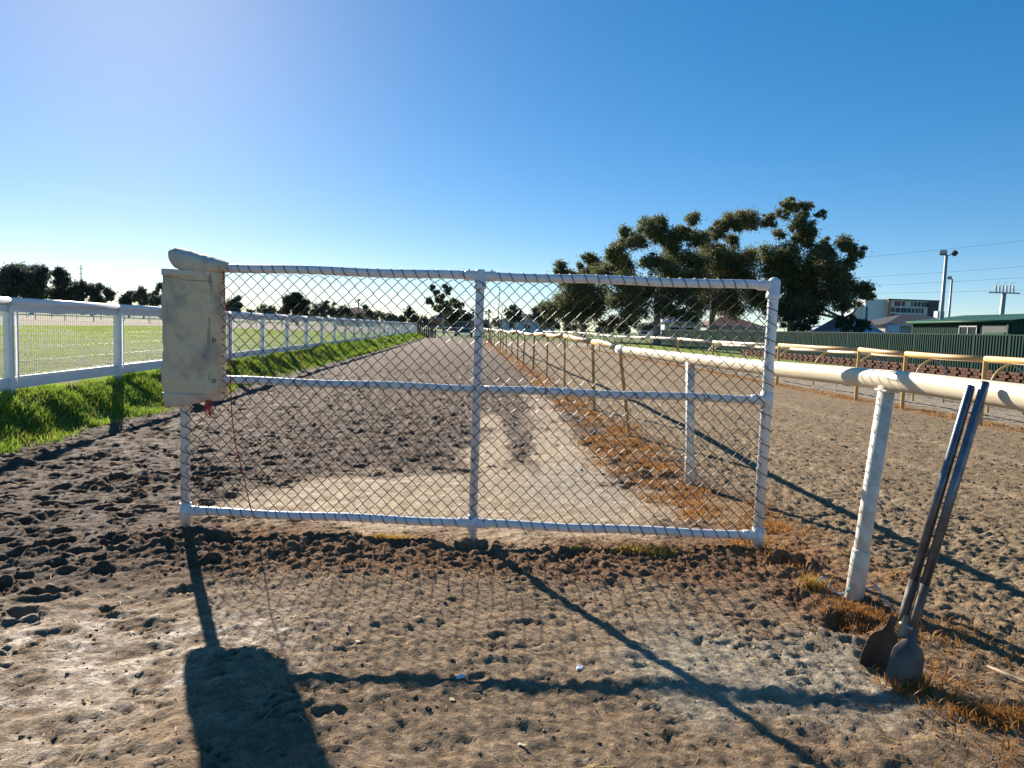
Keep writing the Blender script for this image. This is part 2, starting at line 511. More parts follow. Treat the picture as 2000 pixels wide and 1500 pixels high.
# hoof and boot prints
def dent(cx, cy, r, d, rim, ang=0.0, asp=1.0):
    i0, i1 = np.searchsorted(GX, [cx - 2.2 * r, cx + 2.2 * r]); j0, j1 = np.searchsorted(GY, [cy - 2.2 * r, cy + 2.2 * r])
    if i1 - i0 < 2 or j1 - j0 < 2: return
    x = X[j0:j1, i0:i1] - cx; y = Y[j0:j1, i0:i1] - cy
    a, b_ = math.cos(ang), math.sin(ang)
    q = np.hypot(x * a + y * b_, (-x * b_ + y * a) * asp) / r
    q = q + .42 * noise2(x / r * 1.1 + cx * 31, y / r * 1.1 + cy * 17, 5) + .15 * noise2(x / r * 3 + cx * 13, y / r * 3, 6)
    Z[j0:j1, i0:i1] += -d * (1 - sst(.55, 1.05, q)) + rim * np.exp(-((q - 1.22) / .26) ** 2)


for k in range(1900):
    y = 3.4 + 30 * random.random() ** 1.6
    s = random.uniform(-4.7, 2.0)
    x = s - SL * y
    i = min(len(GX) - 1, np.searchsorted(GX, x)); j = min(len(GY) - 1, np.searchsorted(GY, y))
    if random.random() < inner[j, i]:
        r = random.uniform(.045, .085)
        dent(x, y, r, random.uniform(.018, .05), random.uniform(.006, .018), random.uniform(-.6, .6), random.uniform(1.0, 1.5))
for k in range(18):
    x, y = random.uniform(-2.9, 1.9), random.uniform(1.6, 4.6)
    dent(x, y, random.uniform(.03, .10), random.uniform(.006, .018), random.uniform(.004, .012), random.uniform(0, 3), random.uniform(1, 2.2))
for k in range(500):
    y = random.uniform(2.6, 12); s = random.uniform(2.6, 9)
    dent(s - SL * y, y, random.uniform(.04, .10), random.uniform(.006, .02), random.uniform(.003, .008), random.uniform(0, 3), random.uniform(1, 1.6))
dent(1.80, 4.40, .115, .24, .02)                    # the freshly dug hole by the hinge post
dent(1.72, 3.45, .15, .05, .015); dent(-.20, 4.62, .10, .05, .01)
# tyre lines on the sand track
for s0, wd in ((3.35, .09), (3.95, .12), (5.3, .12), (6.9, .14)):
    ln = np.exp(-((S - s0 - .05 * np.sin(Y * .4)) / wd) ** 2) * near
    Z = Z * 1.0 - ln * .014 + ln * .004 * np.sin(Y * 70) * (Y < 14)

# colour of the soil itself
def cc(r, g, b_): return np.array([r, g, b_])
C0 = np.zeros(X.shape + (3,)) + cc(.235, .162, .100)
def lay(mask, col):
    global C0
    C0 = C0 * (1 - mask[..., None]) + mask[..., None] * cc(*col)
v1 = .5 + .5 * np.clip(fbm(X, Y, .9, 3, 60), -1, 1)
lay(.55 * v1 * fore, (.36, .26, .165))
lay(.8 * redsoil, (.20, .105, .056))
lay(main * .95, (.285, .205, .122))
lay(main * .45 * v1, (.18, .132, .085))
lay(strip2 * .8, (.34, .285, .21))
for s0, wd in ((3.35, .09), (3.95, .12), (5.3, .12), (6.9, .14)):
    lay(.55 * main * np.exp(-((S - s0 - .05 * np.sin(Y * .4)) / wd) ** 2), (.38, .285, .18))
lay(inner * .92, (.102, .068, .046))
lay(inner * .5 * v1, (.165, .112, .076))
lay(pale * .92, (.45, .335, .215))
lay(greysand * .75, (.38, .33, .245))
lay(strawbed * .45 * (1 - sst(60, 120, Y)), (.30, .15, .05))
lay(verge, (.07, .11, .02))
fv = .5 + .5 * np.clip(fbm(X, Y, 6.0, 4, 70), -1, 1)
lay(field, (.16, .20, .045))
lay(field * sst(.35, .8, fv) * .65, (.20, .17, .085))
farbrown = field * sst(62, 68, Y - .25 * X) * (1 - sst(150, 170, Y - .25 * X))
lay(farbrown * .85, (.26, .19, .13))
lay(rgrass, (.10, .15, .035))
farg = sst(78, 95, Y) * (1 - field) * (1 - verge)
lay(farg * sst(1.5, 4, S), (.115, .155, .04))
lay(sst(86, 92, Y) * (1 - field), (.125, .165, .045))
WET = .75 * np.clip(sst(-.5, -1.5, X + .5 * e) * sst(4.0, 3.2, Y) * fore, 0, 1) + .35 * pale + .25 * inner
ny, nx = X.shape
V = np.stack([X, Y, Z], -1).reshape(-1, 3)
idx = np.arange(nx * ny).reshape(ny, nx)
F = np.stack([idx[:-1, :-1], idx[:-1, 1:], idx[1:, 1:], idx[1:, :-1]], -1).reshape(-1, 4)
gme = np_mesh('ground', V, F, 4, True)
ca = gme.color_attributes.new('Col', 'FLOAT_COLOR', 'POINT')
ca.data.foreach_set('color', np.concatenate([C0.reshape(-1, 3), np.ones((nx * ny, 1))], 1).astype(np.float32).ravel())
wa = gme.attributes.new('wet', 'FLOAT', 'POINT')
wa.data.foreach_set('value', np.clip(WET, 0, 1).astype(np.float32).ravel())
ground = link_mesh('ground', gme, M['ground'])
tag(ground, 'brown churned soil and sand of the training track with grass field', 'ground', kind='structure')


def gz(x, y):
    x = np.asarray(x, float); y = np.asarray(y, float)
    i = np.clip(np.searchsorted(GX, x) - 1, 0, nx - 2); j = np.clip(np.searchsorted(GY, y) - 1, 0, ny - 2)
    u = (x - GX[i]) / (GX[i + 1] - GX[i]); v = (y - GY[j]) / (GY[j + 1] - GY[j])
    return (Z[j, i] * (1 - u) + Z[j, i + 1] * u) * (1 - v) + (Z[j + 1, i] * (1 - u) + Z[j + 1, i + 1] * u) * v


def gzf(x, y): return float(gz(x, y))


def gmask(mk, x, y):
    i = np.clip(np.searchsorted(GX, x) - 1, 0, nx - 1); j = np.clip(np.searchsorted(GY, y) - 1, 0, ny - 1)
    return mk[j, i]


# ------------------------------------------------------------------ the gate
GL, GC, GR = Vector((-2.225, 4.82, 0)), Vector((-.235, 4.78, 0)), Vector((1.695, 4.70, 0))
Z_TOP, Z_MID, Z_BOT = 1.785, 1.03, .112
gate = empty('chain_link_gate', (GC.x, GC.y, gzf(GC.x, GC.y)), 'white tubular gate with black chain link mesh across the dirt track', 'gate')
def gp(x, z, dy=0.0):
    t = (x - GL.x) / (GR.x - GL.x)
    return Vector((x, GL.y + (GR.y - GL.y) * t + dy, z))
PR = .029
for nm, x, r, zt in (('end', GL.x, .031, 1.80), ('mid', GC.x, .030, 1.80), ('hinge', GR.x, .034, 1.83)):
    p = gp(x, 0)
    zb = gzf(p.x, p.y) - .12
    mb = MB().tube([(p.x, p.y, zb), (p.x, p.y, zt - .012), (p.x, p.y, zt), (p.x, p.y, zt + .008)], [r, r, r * .85, r * .4], 16)
    mb.build('post', M['gate'], gate)
for z in (Z_TOP, Z_MID, Z_BOT):
    for xa, xb in ((GL.x, GC.x), (GC.x, GR.x)):
        n = 14
        pts = [gp(xa + (xb - xa) * i / n, z + .004 * math.sin(i * .9 + z * 5)) for i in range(n + 1)]
        pts[0].z = pts[-1].z = z
        MB().tube(pts, PR if z != Z_MID else .0275, 14).build('rail', M['gate'], gate)
# tee fittings at every joint
for x, r in ((GL.x, .0345), (GC.x, .0345), (GR.x, .039)):
    for z in (Z_TOP, Z_MID, Z_BOT):
        if x == GC.x and z == Z_MID: continue
        p = gp(x, z)
        mb = MB()
        h = .055
        if z == Z_TOP:
            mb.tube([p + Vector((0, 0, -.085)), p + Vector((0, 0, -.078)), p + Vector((0, 0, -.055)), p + Vector((0, 0, -.05)), p + Vector((0, 0, .03)), p + Vector((0, 0, .042))],
                    [r + .006, r + .008, r + .008, r + .002, r + .002, r * .8], 16)
        else:
            mb.tube([p + Vector((0, 0, -h)), p + Vector((0, 0, h))], r + .002, 16)
        for sd in (-1, 1):
            if (x == GL.x and sd < 0) or (x == GR.x and sd > 0): continue
            a = gp(x + sd * .0, z); b_ = gp(x + sd * .105, z)
            mb.tube([a, a + (b_ - a) * .93, b_], [PR + .006, PR + .0055, PR + .001], 14)
        for sd in (-1, 1):
            if (x == GL.x and sd < 0) or (x == GR.x and sd > 0): continue
            q = gp(x + sd * .075, z, 0)
            mb.tube([q + Vector((0, -.02, PR)), q + Vector((0, -.024, PR + .013))], .008, 7)
        mb.build('tee_fitting', M['gate'], gate)
# chain link: woven zig-zag wires
PIT = .0408
x0, x1 = GL.x + .035, GR.x - .04
zt, zb = Z_TOP - .055, Z_BOT + .035
ncol = int((x1 - x0) / PIT)
PIT = (x1 - x0) / ncol
nrow = int(round((zt - zb) / PIT))
hh = (zt - zb) / nrow
mb = MB()
WR = .0027
for i in range(ncol + 1):
    xc = x0 + i * PIT
    pts = []
    for k in range(nrow + 1):
        side = 1 if (k + i) % 2 == 0 else -1
        xx = xc + side * PIT * .5 * 1.03
        jx = .003 * math.sin(i * 1.7 + k * .6) + random.uniform(-.0012, .0012)
        zz = zt - k * hh + .004 * math.sin(i * .35) + random.uniform(-.001, .001)
        dy = -.037
        if 0 < k < nrow:
            pts.append(gp(xx + jx - side * .008, zz + .0075, dy - side * .0028))
            pts.append(gp(xx + jx, zz, dy))
            pts.append(gp(xx + jx - side * .008, zz - .0075, dy + side * .0028))
        else:
            pts.append(gp(xx + jx, zz, dy))
    pts = [p for p in pts if x0 - .02 < p.x < x1 + .02]
    if len(pts) > 2:
        ok = [pts[0]]
        for p in pts[1:]:
            if (p - ok[-1]).length > PIT * 2.6:
                if len(ok) > 1: mb.tube(ok, WR, 5, True)
                ok = [p]
            else: ok.append(p)
        if len(ok) > 1: mb.tube(ok, WR, 5, True)
# twisted barbs along the top selvedge
for i in range(ncol // 2):
    c = gp(x0 + (2 * i + .5) * PIT, zt, -.037)
    for sd in (-1, 1):
        mb.tube([c, c + Vector((sd * .016, -.003, .010)), c + Vector((sd * .036, .002, .022))], WR * .95, 5)
mb.build('chain_link_mesh', M['wire'], gate)
# lacing wire wound around the outer frame
def helix(fn, t0, t1, turns, r, name):
    pts = []
    n = int(turns * 14)
    for i in range(n + 1):
        t = t0 + (t1 - t0) * i / n
        a = 2 * math.pi * turns * i / n
        pts.append(fn(t, a, r * (1 + .02 * math.sin(i))))
    MB().tube(pts, .0024, 5).build(name, M['wire'], gate)
def around_rail(z):
    def fn(x, a, r): return gp(x + .006 * math.sin(a * .37), z + r * math.cos(a), -r * math.sin(a) - .0)
    return fn
def around_post(x):
    def fn(z, a, r): return gp(x + r * math.cos(a), z + .006 * math.sin(a * .43), -r * math.sin(a))
    return fn
for xa, xb in ((GL.x + .27, GC.x + .03), (GC.x + .03, GR.x - .12)):
    helix(around_rail(Z_TOP), xa, xb, round((xb - xa) / .0795), PR + .003, 'lacing_wire')
for xa, xb in ((GL.x + .06, GC.x - .06), (GC.x + .06, GR.x - .06)):
    helix(around_rail(Z_BOT), xa, xb, round((xb - xa) / .081), PR + .004, 'lacing_wire')
helix(around_post(GL.x), .16, .95, 9, .034, 'lacing_wire')
helix(around_post(GR.x), .12, 1.80, 17, .0385, 'lacing_wire')
for x in (GL.x + .75, GL.x + 1.25, GC.x + .45, GC.x + 1.05, GC.x + 1.5):
    pts = [gp(x + .004 * k, Z_MID + .0335 * math.cos(k * .5), -.0335 * math.sin(k * .5) - .002) for k in range(15)]
    MB().tube(pts, .0022, 5).build('tie_wire', M['wire'], gate)
for z in (.55, 1.38):
    pts = [gp(GC.x + .036 * math.cos(k * .5), z + .001 * k, -.036 * math.sin(k * .5)) for k in range(14)]
    MB().tube(pts, .0022, 5).build('tie_wire', M['wire'], gate)

# padding wrapped round the latch post
def pad_surface(cx, cy, z0, z1, hw, hd, nz, na, fn):
    vs_, fs = [], []
    for j in range(nz + 1):
        t = j / nz
        for k in range(na):
            a = 2 * math.pi * k / na
            c, s = math.cos(a), math.sin(a)
            e_ = .60
            px = math.copysign(abs(c) ** e_, c) * hw
            py = math.copysign(abs(s) ** .55, s) * hd
            vs_.append(Vector((cx, cy, 0)) + fn(t, a, px, py, z0 + (z1 - z0) * t))
    for j in range(nz):
        for k in range(na):
            k2 = (k + 1) % na
            fs.append((j * na + k, j * na + k2, (j + 1) * na + k2, (j + 1) * na + k))
    fs.append(tuple(range(na - 1, -1, -1)))
    fs.append(tuple(nz * na + k for k in range(na)))
    return vs_, fs
def n1(a, b_, sd): return float(noise2(np.array([a]), np.array([b_]), sd)[0])
PADX, PADY = -2.148, 4.795
pad = empty('post_padding', (PADX, PADY, .93), 'grubby cream canvas padding strapped around the gate latch post', 'padding')
def padfn(t, a, px, py, z):
    e_ = min(t, 1 - t)
    rnd = 1 - .10 * math.exp(-e_ / .018)
    dz = .012 * n1(a * 1.1, 2.0, 81) * (1 if t > .8 or t < .2 else 0)
    w = .018 * n1(px * 9 + 3, z * 4, 82) + .008 * n1(px * 24 + z * 9, z * 12, 83) + .006 * math.sin(z * 9 + px * 18)
    wx = -.022 * t * (px > 0) + .010 * n1(z * 5, 1, 84) + .004 * n1(z * 19, 4, 84)
    return Vector((px * rnd + wx, py * rnd + (w if py < 0 else -w), z + dz + .012 * (px / .19) * t))
PB = MB().add(*pad_surface(PADX, PADY, .93, 1.755, .201, .110, 60, 64, padfn), smooth=True)
PB.build('canvas_cover', M['canvas'], pad)
def skirtfn(t, a, px, py, z):
    low = (1 - t)
    dz = low * (-.008 + .030 * (px / .19) + .014 * n1(px * 8, a, 86))
    w = .008 * n1(px * 15, z * 25, 85)
    return Vector((px * (.985 - .06 * low) - .004, py * (1.03 - .25 * low) + (w if py < 0 else -w), z + dz))
MB().add(*pad_surface(PADX, PADY, .872, .937, .200, .112, 8, 64, skirtfn), smooth=True).build('hem', M['canvas2'], pad)
def topband(t, a, px, py, z):
    return Vector((px * 1.0 - .018 * (px > 0), py * 1.03, z + .012 * (px / .19) - .018 * (px / .19)))
MB().add(*pad_surface(PADX, PADY, 1.712, 1.752, .202, .112, 6, 64, topband), smooth=True).build('hem', M['canvas2'], pad)
for dx in (.142, .152):
    pts = [(PADX + dx - .012 * t - .010 * math.sin(t * 5), PADY - .1000 - .002 * math.sin(t * 13), .93 + .80 * t) for t in [i / 20 for i in range(21)]]
    MB().tube(pts, .0013, 5).build('seam', M['stitch'], pad)
pts = [(PADX - .19 + .36 * t, PADY - .1180, 1.705 - .028 * t + .004 * math.sin(t * 9)) for t in [i / 16 for i in range(17)]]
MB().tube(pts, .0013, 5).build('seam', M['stitch'], pad)
for zz in (1.03, 1.30):
    pts = [(PADX + .168 + .011 * math.cos(k * .5236), PADY - .097, zz + .011 * math.sin(k * .5236)) for k in range(13)]
    MB().tube(pts, .0035, 6, False).build('grommet', M['grommet'], pad)
# creased roll of padding over the rail end
roll = empty('rail_padding', (-2.12, 4.79, 1.755), 'slumped beige canvas cushion folded over the top rail end', 'padding')
vs_, fs = [], []
nl, na = 26, 28
for j in range(nl + 1):
    t = j / nl
    x = -2.292 + .36 * t
    top = 1.915 - .085 * t - .010 * math.exp(-t * 14) * 2
    bot = 1.805 - .080 * min(1, t * 3.2) ** .7 + .030 * max(0, (t - .75) / .25)
    hz, cz = max(.006, (top - bot) / 2), (top + bot) / 2
    endr = min(1, math.sqrt(max(0.0, 1 - (1 - min(1, (t + .01) * 7)) ** 2))) * min(1, math.sqrt(max(0.0, 1 - (1 - min(1, (1.02 - t) * 4)) ** 2)))
    for k in range(na):
        a = 2 * math.pi * k / na
        c, s = math.cos(a), math.sin(a)
        w = .006 * n1(x * 30, a * 2, 88) + .004 * n1(x * 70, a * 4, 89)
        vs_.append((x, 4.79 + (math.copysign(abs(c) ** .8, c) * .115 + w) * (.35 + .65 * endr), cz + (math.copysign(abs(s) ** .75, s) * hz + w) * (.45 + .55 * endr)))
for j in range(nl):
    for k in range(na):
        k2 = (k + 1) % na
        fs.append((j * na + k, j * na + k2, (j + 1) * na + k2, (j + 1) * na + k))
fs.append(tuple(range(na - 1, -1, -1))); fs.append(tuple(nl * na + k for k in range(na)))
MB().add(vs_, fs, True).build('canvas_cover', M['canvas2'], roll)
pts = [(-2.289 + .012 * math.sin(t * 3), 4.79 - .05 - .045 * math.sin(t * math.pi), 1.885 - .06 * t) for t in [i / 12 for i in range(13)]]
MB().tube(pts, .003, 6).build('seam', M['stitch'], roll)

# red string tied to the mesh, frayed end, loose twine on the soil
def gpix(lst, dy): return [gp(x, z, dy) for x, z in lst]
o = MB().tube(gpix([(-1.945, 1.76), (-1.94, 1.66), (-1.938, 1.585), (-1.925, 1.50), (-1.905, 1.46), (-1.902, 1.30), (-1.898, 1.10), (-1.893, .99), (-1.885, .80),
                    (-1.865, .62), (-1.825, .47), (-1.79, .33), (-1.762, .20), (-1.745, .135)], -.048), .0034, 6).build('string', M['red'])
tag(o, 'long red string hanging down the chain link mesh', 'string')
mb = MB()
for k in range(26):
    x = -2.03 + random.uniform(-.012, .03)
    z = .90
    pts = []
    dx, dy = random.uniform(-.035, .03), random.uniform(-.02, .02)
    for t in range(6):
        pts.append((x + dx * t / 5 + .004 * math.sin(t * 2 + k), 4.71 + dy * t / 5, z - (.085 + .04 * random.random()) * t / 5))
    mb.tube(pts, .0016, 4)
tag(mb.build('frayed_twine', M['red']), 'frayed red twine ends dangling below the canvas padding', 'twine')
pts = [(-2.14 + .26 * t, 4.74 - .07 * math.sin(t * 2.2), 0) for t in [i / 10 for i in range(11)]]
pts = [(a, b_, gzf(a, b_) + .010 + .006 * math.sin(i * 1.3)) for i, (a, b_, c) in enumerate(pts)]
tag(MB().tube(pts, .004, 6).build('twine', M['pink']), 'short pale pink twine lying on the soil under the bottom rail', 'twine')

# ------------------------------------------------------------------ near running rail
def oval(pts, hw, hh_, n=16):
    mb_ = MB()
    mb_.tube(pts, hh_, n, True, hw / hh_)
    return mb_
def smooth_path(pts, sub=6):
    P_ = [Vector(p) for p in pts]
    out = []
    for i in range(len(P_) - 1):
        p0 = P_[max(0, i - 1)]; p1 = P_[i]; p2 = P_[i + 1]; p3 = P_[min(len(P_) - 1, i + 2)]
        for k in range(sub):
            t = k / sub
            out.append(.5 * ((2 * p1) + (p2 - p0) * t + (2 * p0 - 5 * p1 + 4 * p2 - p3) * t * t + (-p0 + 3 * p1 - 3 * p2 + p3) * t ** 3))
    out.append(P_[-1])
    return out
near_rail = empty('running_rail', (1.95, 3.87, 0), 'thick cream running rail on leaning posts beside the gate, tan further on', 'rail')
RW = [(2.10, -4.0, 1.235), (2.12, -1.0, 1.235), (2.12, 1.5, 1.236), (2.105, 2.9, 1.237), (2.055, 3.87, 1.236), (1.90, 5.3, 1.218), (1.70, 6.8, 1.212), (1.58, 8.4, 1.205), (1.49, 9.75, 1.20)]
oval(smooth_path(RW, 5), .047, .056, 20).build('rail_tube', M['cream'], near_rail)
MB().tube([(1.497, 9.55, 1.20), (1.478, 9.95, 1.203)], .060, 18).build('joint_sleeve', M['fence_white'], near_rail)
far_z = [1.21, 1.25, 1.30, 1.27, 1.25, 1.24, 1.29, 1.25, 1.22, 1.26]
posts_y = [9.92, 13.0, 17.3, 21.3, 24.8, 28.2, 31.6, 35.0, 38.6, 42.2, 46, 50, 54, 58, 62, 66, 70, 75, 80, 85]
posts_s = [2.18, 2.36, 2.45, 2.50, 2.46, 2.42, 2.40, 2.36]
top = []
for i, y in enumerate(posts_y):
    s = posts_s[i] if i < len(posts_s) else 2.36 + .06 * math.sin(i * 1.3)
    top.append((s - SL * y, y, far_z[i] if i < len(far_z) else 1.24 + .03 * math.sin(i * 2.1)))
for i in range(len(top) - 1):
    a, b_ = Vector(top[i]), Vector(top[i + 1])
    sag = -.02 if i % 3 else .015
    oval([a, (a + b_) / 2 + Vector((0, 0, sag)), b_], .045, .052, 12).build('rail_tube', M['tan'] if i < 3 or i % 3 == 0 else M['cream'], near_rail)
for i, (tx, ty, tz) in enumerate(top):
    lean = [.21, .09, .05, .03, .0, -.03, .02, .04][i % 8] if i < 8 else random.uniform(-.05, .05)
    fx, fy = tx + lean, ty + random.uniform(-.02, .02)
    zg = gzf(fx, fy) - .15
    d = Vector((tx, ty, tz - .03)) - Vector((fx, fy, zg))
    q = d.to_track_quat('Z', 'Y').to_matrix()
    MB().box((Vector((tx, ty, tz - .03)) + Vector((fx, fy, zg))) / 2, (.066, .05, d.length), M=q, bevel=.012).build('post', M['tanpost'], near_rail)
for (fx, fy), (tx, ty, tz), r in (((1.952, 3.866), (2.05, 3.875, 1.20), .0415), ((1.757, 6.8), (1.70, 6.8, 1.18), .040), ((2.06, .7), (2.115, .7, 1.2), .041), ((2.05, -2.4), (2.11, -2.4, 1.2), .041)):
    f = Vector((fx, fy, gzf(fx, fy))); t = Vector((tx, ty, tz))
    d = (t - f)
    u = d.normalized()
    MB().tube([f - u * .1, f + u * .35, t], [r, r, r * 1.03], 18).build('post', M['cream_post'], near_rail)
    MB().tube([f - u * .12, f + u * .265, f + u * .27, f + u * .272], [r + .007, r + .007, r + .005, r], 18).build('post_sleeve', M['cream_post'], near_rail)
    MB().box(t + Vector((0, 0, -.022)), (.075, .13, .012), bevel=.004).build('saddle', M['cream_post'], near_rail)
    bp_ = f + d * .935 + Vector((0, -r - .001, 0))
    MB().tube([bp_ + Vector((0, .004, 0)), bp_ + Vector((0, -.004, 0))], .007, 8).build('bolt', M['pole'], near_rail)

# ------------------------------------------------------------------ post hole digger leaning on the rail
dg = empty('post_hole_digger', (1.68, 2.92, gzf(1.68, 2.92)), 'steel post hole digger leaning on the cream rail', 'digger')
FT = Vector((1.665, 2.93, gzf(1.665, 2.93) - .015))
TP = Vector((2.008, 3.055, 1.292))
ax = (TP - FT).normalized()
side = Vector((1, -.25, 0)); side = (side - ax * side.dot(ax)).normalized()
nrm = ax.cross(side).normalized()         # roughly away from / to the camera
if nrm.y > 0: nrm = -nrm                  # nrm points to the camera
L = (TP - FT).length
def D(h, a, b_): return FT + ax * h + side * a + nrm * b_
for nm, a0, a1, b0, b1, h1 in (('front', .012, .021, .020, .016, L), ('back', -.022, -.020, -.012, -.010, L - .025)):
    MB().tube([D(.44, a0, b0), D(.9, (a0 + a1) / 2, (b0 + b1) / 2), D(h1 - .012, a1, b1), D(h1, a1, b1)], [.0185, .0185, .0185, .014], 14).build('handle', M['handle'], dg)
    MB().tube([D(.26, a0, b0), D(.30, a0, b0), D(.445, a0, b0)], [.0165, .0200, .0203], 14).build('socket', M['handle_end'], dg)
MB().tube([D(.25, .012, .035), D(.25, -.02, -.03)], .008, 10).build('pivot_bolt', M['pole'], dg)
MB().box(D(.245, -.004, .004), (.050, .014, .10), M=Matrix((side, -nrm, ax)).transposed(), bevel=.004).build('yoke', M['blade_dirty'], dg)
def blade(sa, sb, tilt, mat, w0, curve):
    prof = [(0, .80), (.015, .92), (.05, 1.0), (.10, 1.0), (.15, .93), (.175, .75), (.195, .40), (.225, .26), (.27, .25)]
    vs_, fs = [], []
    nb = 11
    for sgn in (0, 1):
        for h, w in prof:
            for k in range(nb):
                q = -1 + 2 * k / (nb - 1)
                low = .012 * q * q if h == 0 else 0
                off = curve * (1 - q * q) * min(1, w * 1.1) + tilt * (h - .25)
                vs_.append(D(h + low, sa + q * w0 * w, sb + off - sgn * .004))
    m_ = len(prof)
    for sgn in (0, 1):
        o_ = sgn * m_ * nb
        for i in range(m_ - 1):
            for k in range(nb - 1):
                q = (o_ + i * nb + k, o_ + i * nb + k + 1, o_ + (i + 1) * nb + k + 1, o_ + (i + 1) * nb + k)
                fs.append(q if sgn == 0 else q[::-1])
    o_ = m_ * nb
    rim = []
    for i in range(m_ - 1):
        for k in (0, nb - 1):
            rim.append((i * nb + k, (i + 1) * nb + k, o_ + (i + 1) * nb + k, o_ + i * nb + k))
    for k in range(nb - 1):
        rim.append((k, k + 1, o_ + k + 1, o_ + k))
    return MB().add(vs_[:m_ * nb], [q for q in fs if max(q) < m_ * nb], True).add(vs_, [q for q in fs if min(q) >= m_ * nb], True).add(vs_, rim, False).build('blade', mat, dg)
blade(.020, .030, -.12, M['blade'], .066, .030)
blade(-.055, -.020, .30, M['blade'], .064, -.030)

# blue twine, stick, litter
def ground_twine(pts, r, mat, name, label):
    pts = [(a, b_, gzf(a, b_) + h) for a, b_, h in pts]
    o_ = MB().tube(smooth_path(pts, 4), r, 6).build(name, mat)
    return tag(o_, label, 'twine')
ground_twine([(1.78, 3.98, .02), (1.80, 3.94, .07), (1.83, 3.93, .06), (1.87, 3.92, .012), (1.885, 3.86, .03), (1.91, 3.83, .08)], .0035, M['blue'], 'twine', 'looped light blue twine at the foot of the cream post, gate side')
ground_twine([(1.985, 3.84, .06), (2.02, 3.82, .075), (2.035, 3.80, .09), (2.05, 3.77, .06), (2.06, 3.72, .03), (2.07, 3.62, .012), (2.06, 3.5, .01)], .0035, M['blue'], 'twine', 'light blue twine trailing from the cream post towards the digger')
pts = [(2.16, 3.06), (2.20, 2.95), (2.23, 2.86), (2.25, 2.74)]
o = MB().tube([(a, b_, gzf(a, b_) + .022) for a, b_ in pts], [.006, .007, .006, .004], 7).build('stick', M['stick'])
tag(o, 'thin bare dry stick lying on the sand beyond the digger', 'stick')
def scrap(x, y, r, mat, name, label, cat, h=.006, group=None):
    vs_, n = [], 9
    z = gzf(x, y)
    ph = random.random() * 6
    for lv, k_, zz in ((0, 1.0, 0.0), (1, .82, h)):
        for k in range(n):
            a = 2 * math.pi * k / n
            rr = r * k_ * (1 + .35 * math.sin(2 * a + ph) + .15 * math.sin(5 * a + ph))
            vs_.append((x + rr * math.cos(a), y + rr * .7 * math.sin(a), z + .004 + zz + r * .10 * math.sin(a + ph) + .1 * r))
    fs = [tuple(range(n - 1, -1, -1)), tuple(range(n, 2 * n))] + [(k, (k + 1) % n, n + (k + 1) % n, n + k) for k in range(n)]
    o_ = MB().add(vs_, fs).build(name, mat)
    return tag(o_, label, cat, group)
scrap(.335, 2.955, .022, M['shell'], 'plastic_scrap', 'torn white plastic scrap lying in front of the rail shadow crossing', 'scrap')
scrap(-.17, 2.82, .018, M['shell'], 'plastic_scrap', 'small white plastic scrap lying in the mid rail shadow', 'scrap')
for x, y in ((-.88, 3.22), (-.66, 3.13), (-.19, 2.66), (.08, 2.36), (-.42, 3.42), (-.68, 4.0)):
    scrap(x, y, random.uniform(.010, .018), M['leafdry'], 'dry_leaf', 'small pale dry leaf lying on the trodden soil', 'leaf', .002, 'pale leaves scattered before the gate')
scrap(1.03, 4.50, .034, M['leafred'], 'dry_leaf', 'dark red brown leaf lying beneath the bottom rail', 'leaf', .003)

# ------------------------------------------------------------------ clods of soil
def patchy(x, y, wl, seed, lo=.3, hi=.7): return sst(lo, hi, .5 + .5 * fbm(x, y, wl, 2, seed))

def clods(n, xr, yr, rr, name, label, dens=None, fall=1.0):
    base = [(1, 0, -.2), (.3, .95, -.1), (-.8, .6, 0), (-.8, -.6, -.1), (.3, -.95, 0), (.5, .2, .75), (-.35, .35, .8), (-.2, -.5, .7), (.1, .05, -.7)]
    fb = [(0, 1, 5), (1, 2, 6), (1, 6, 5), (2, 3, 6), (3, 7, 6), (3, 4, 7), (4, 0, 5), (4, 5, 7), (5, 6, 7), (1, 0, 8), (2, 1, 8), (3, 2, 8), (4, 3, 8), (0, 4, 8)]
    base = np.array(base); fb = np.array(fb)
    x = RNG.uniform(*xr, n); y = yr[0] + (yr[1] - yr[0]) * RNG.random(n) ** fall
    if dens is not None:
        keep = RNG.random(n) < np.clip(dens(x, y), 0, 1)
        x, y = x[keep], y[keep]; n = len(x)
    r = rr[0] + (rr[1] - rr[0]) * RNG.random(n) ** 3.5
    a = RNG.uniform(0, 6.28, n)
    v = base[None] * (1 + RNG.uniform(-.35, .35, (n, 9, 3))) * r[:, None, None]
    v[..., 2] *= .55
    c, s = np.cos(a)[:, None], np.sin(a)[:, None]
    vx = v[..., 0] * c - v[..., 1] * s + x[:, None]; vy = v[..., 0] * s + v[..., 1] * c + y[:, None]
    vz = v[..., 2] + (gz(x, y) + r * .10)[:, None]
    vv = np.stack([vx, vy, vz], -1).reshape(-1, 3)
    ff = (fb[None] + 9 * np.arange(n)[:, None, None]).reshape(-1, 3)
    me = np_mesh(name, vv, ff, 3, False)
    ci = gmask(C0, x, y) * RNG.uniform(.75, 1.15, (n, 1))
    cv = np.repeat(np.concatenate([ci, np.ones((n, 1))], 1), 9, 0)
    me.color_attributes.new('Col', 'FLOAT_COLOR', 'POINT').data.foreach_set('color', cv.astype(np.float32).ravel())
    o_ = link_mesh(name, me, M['ground'])
    return tag(o_, label, 'soil', kind='stuff')
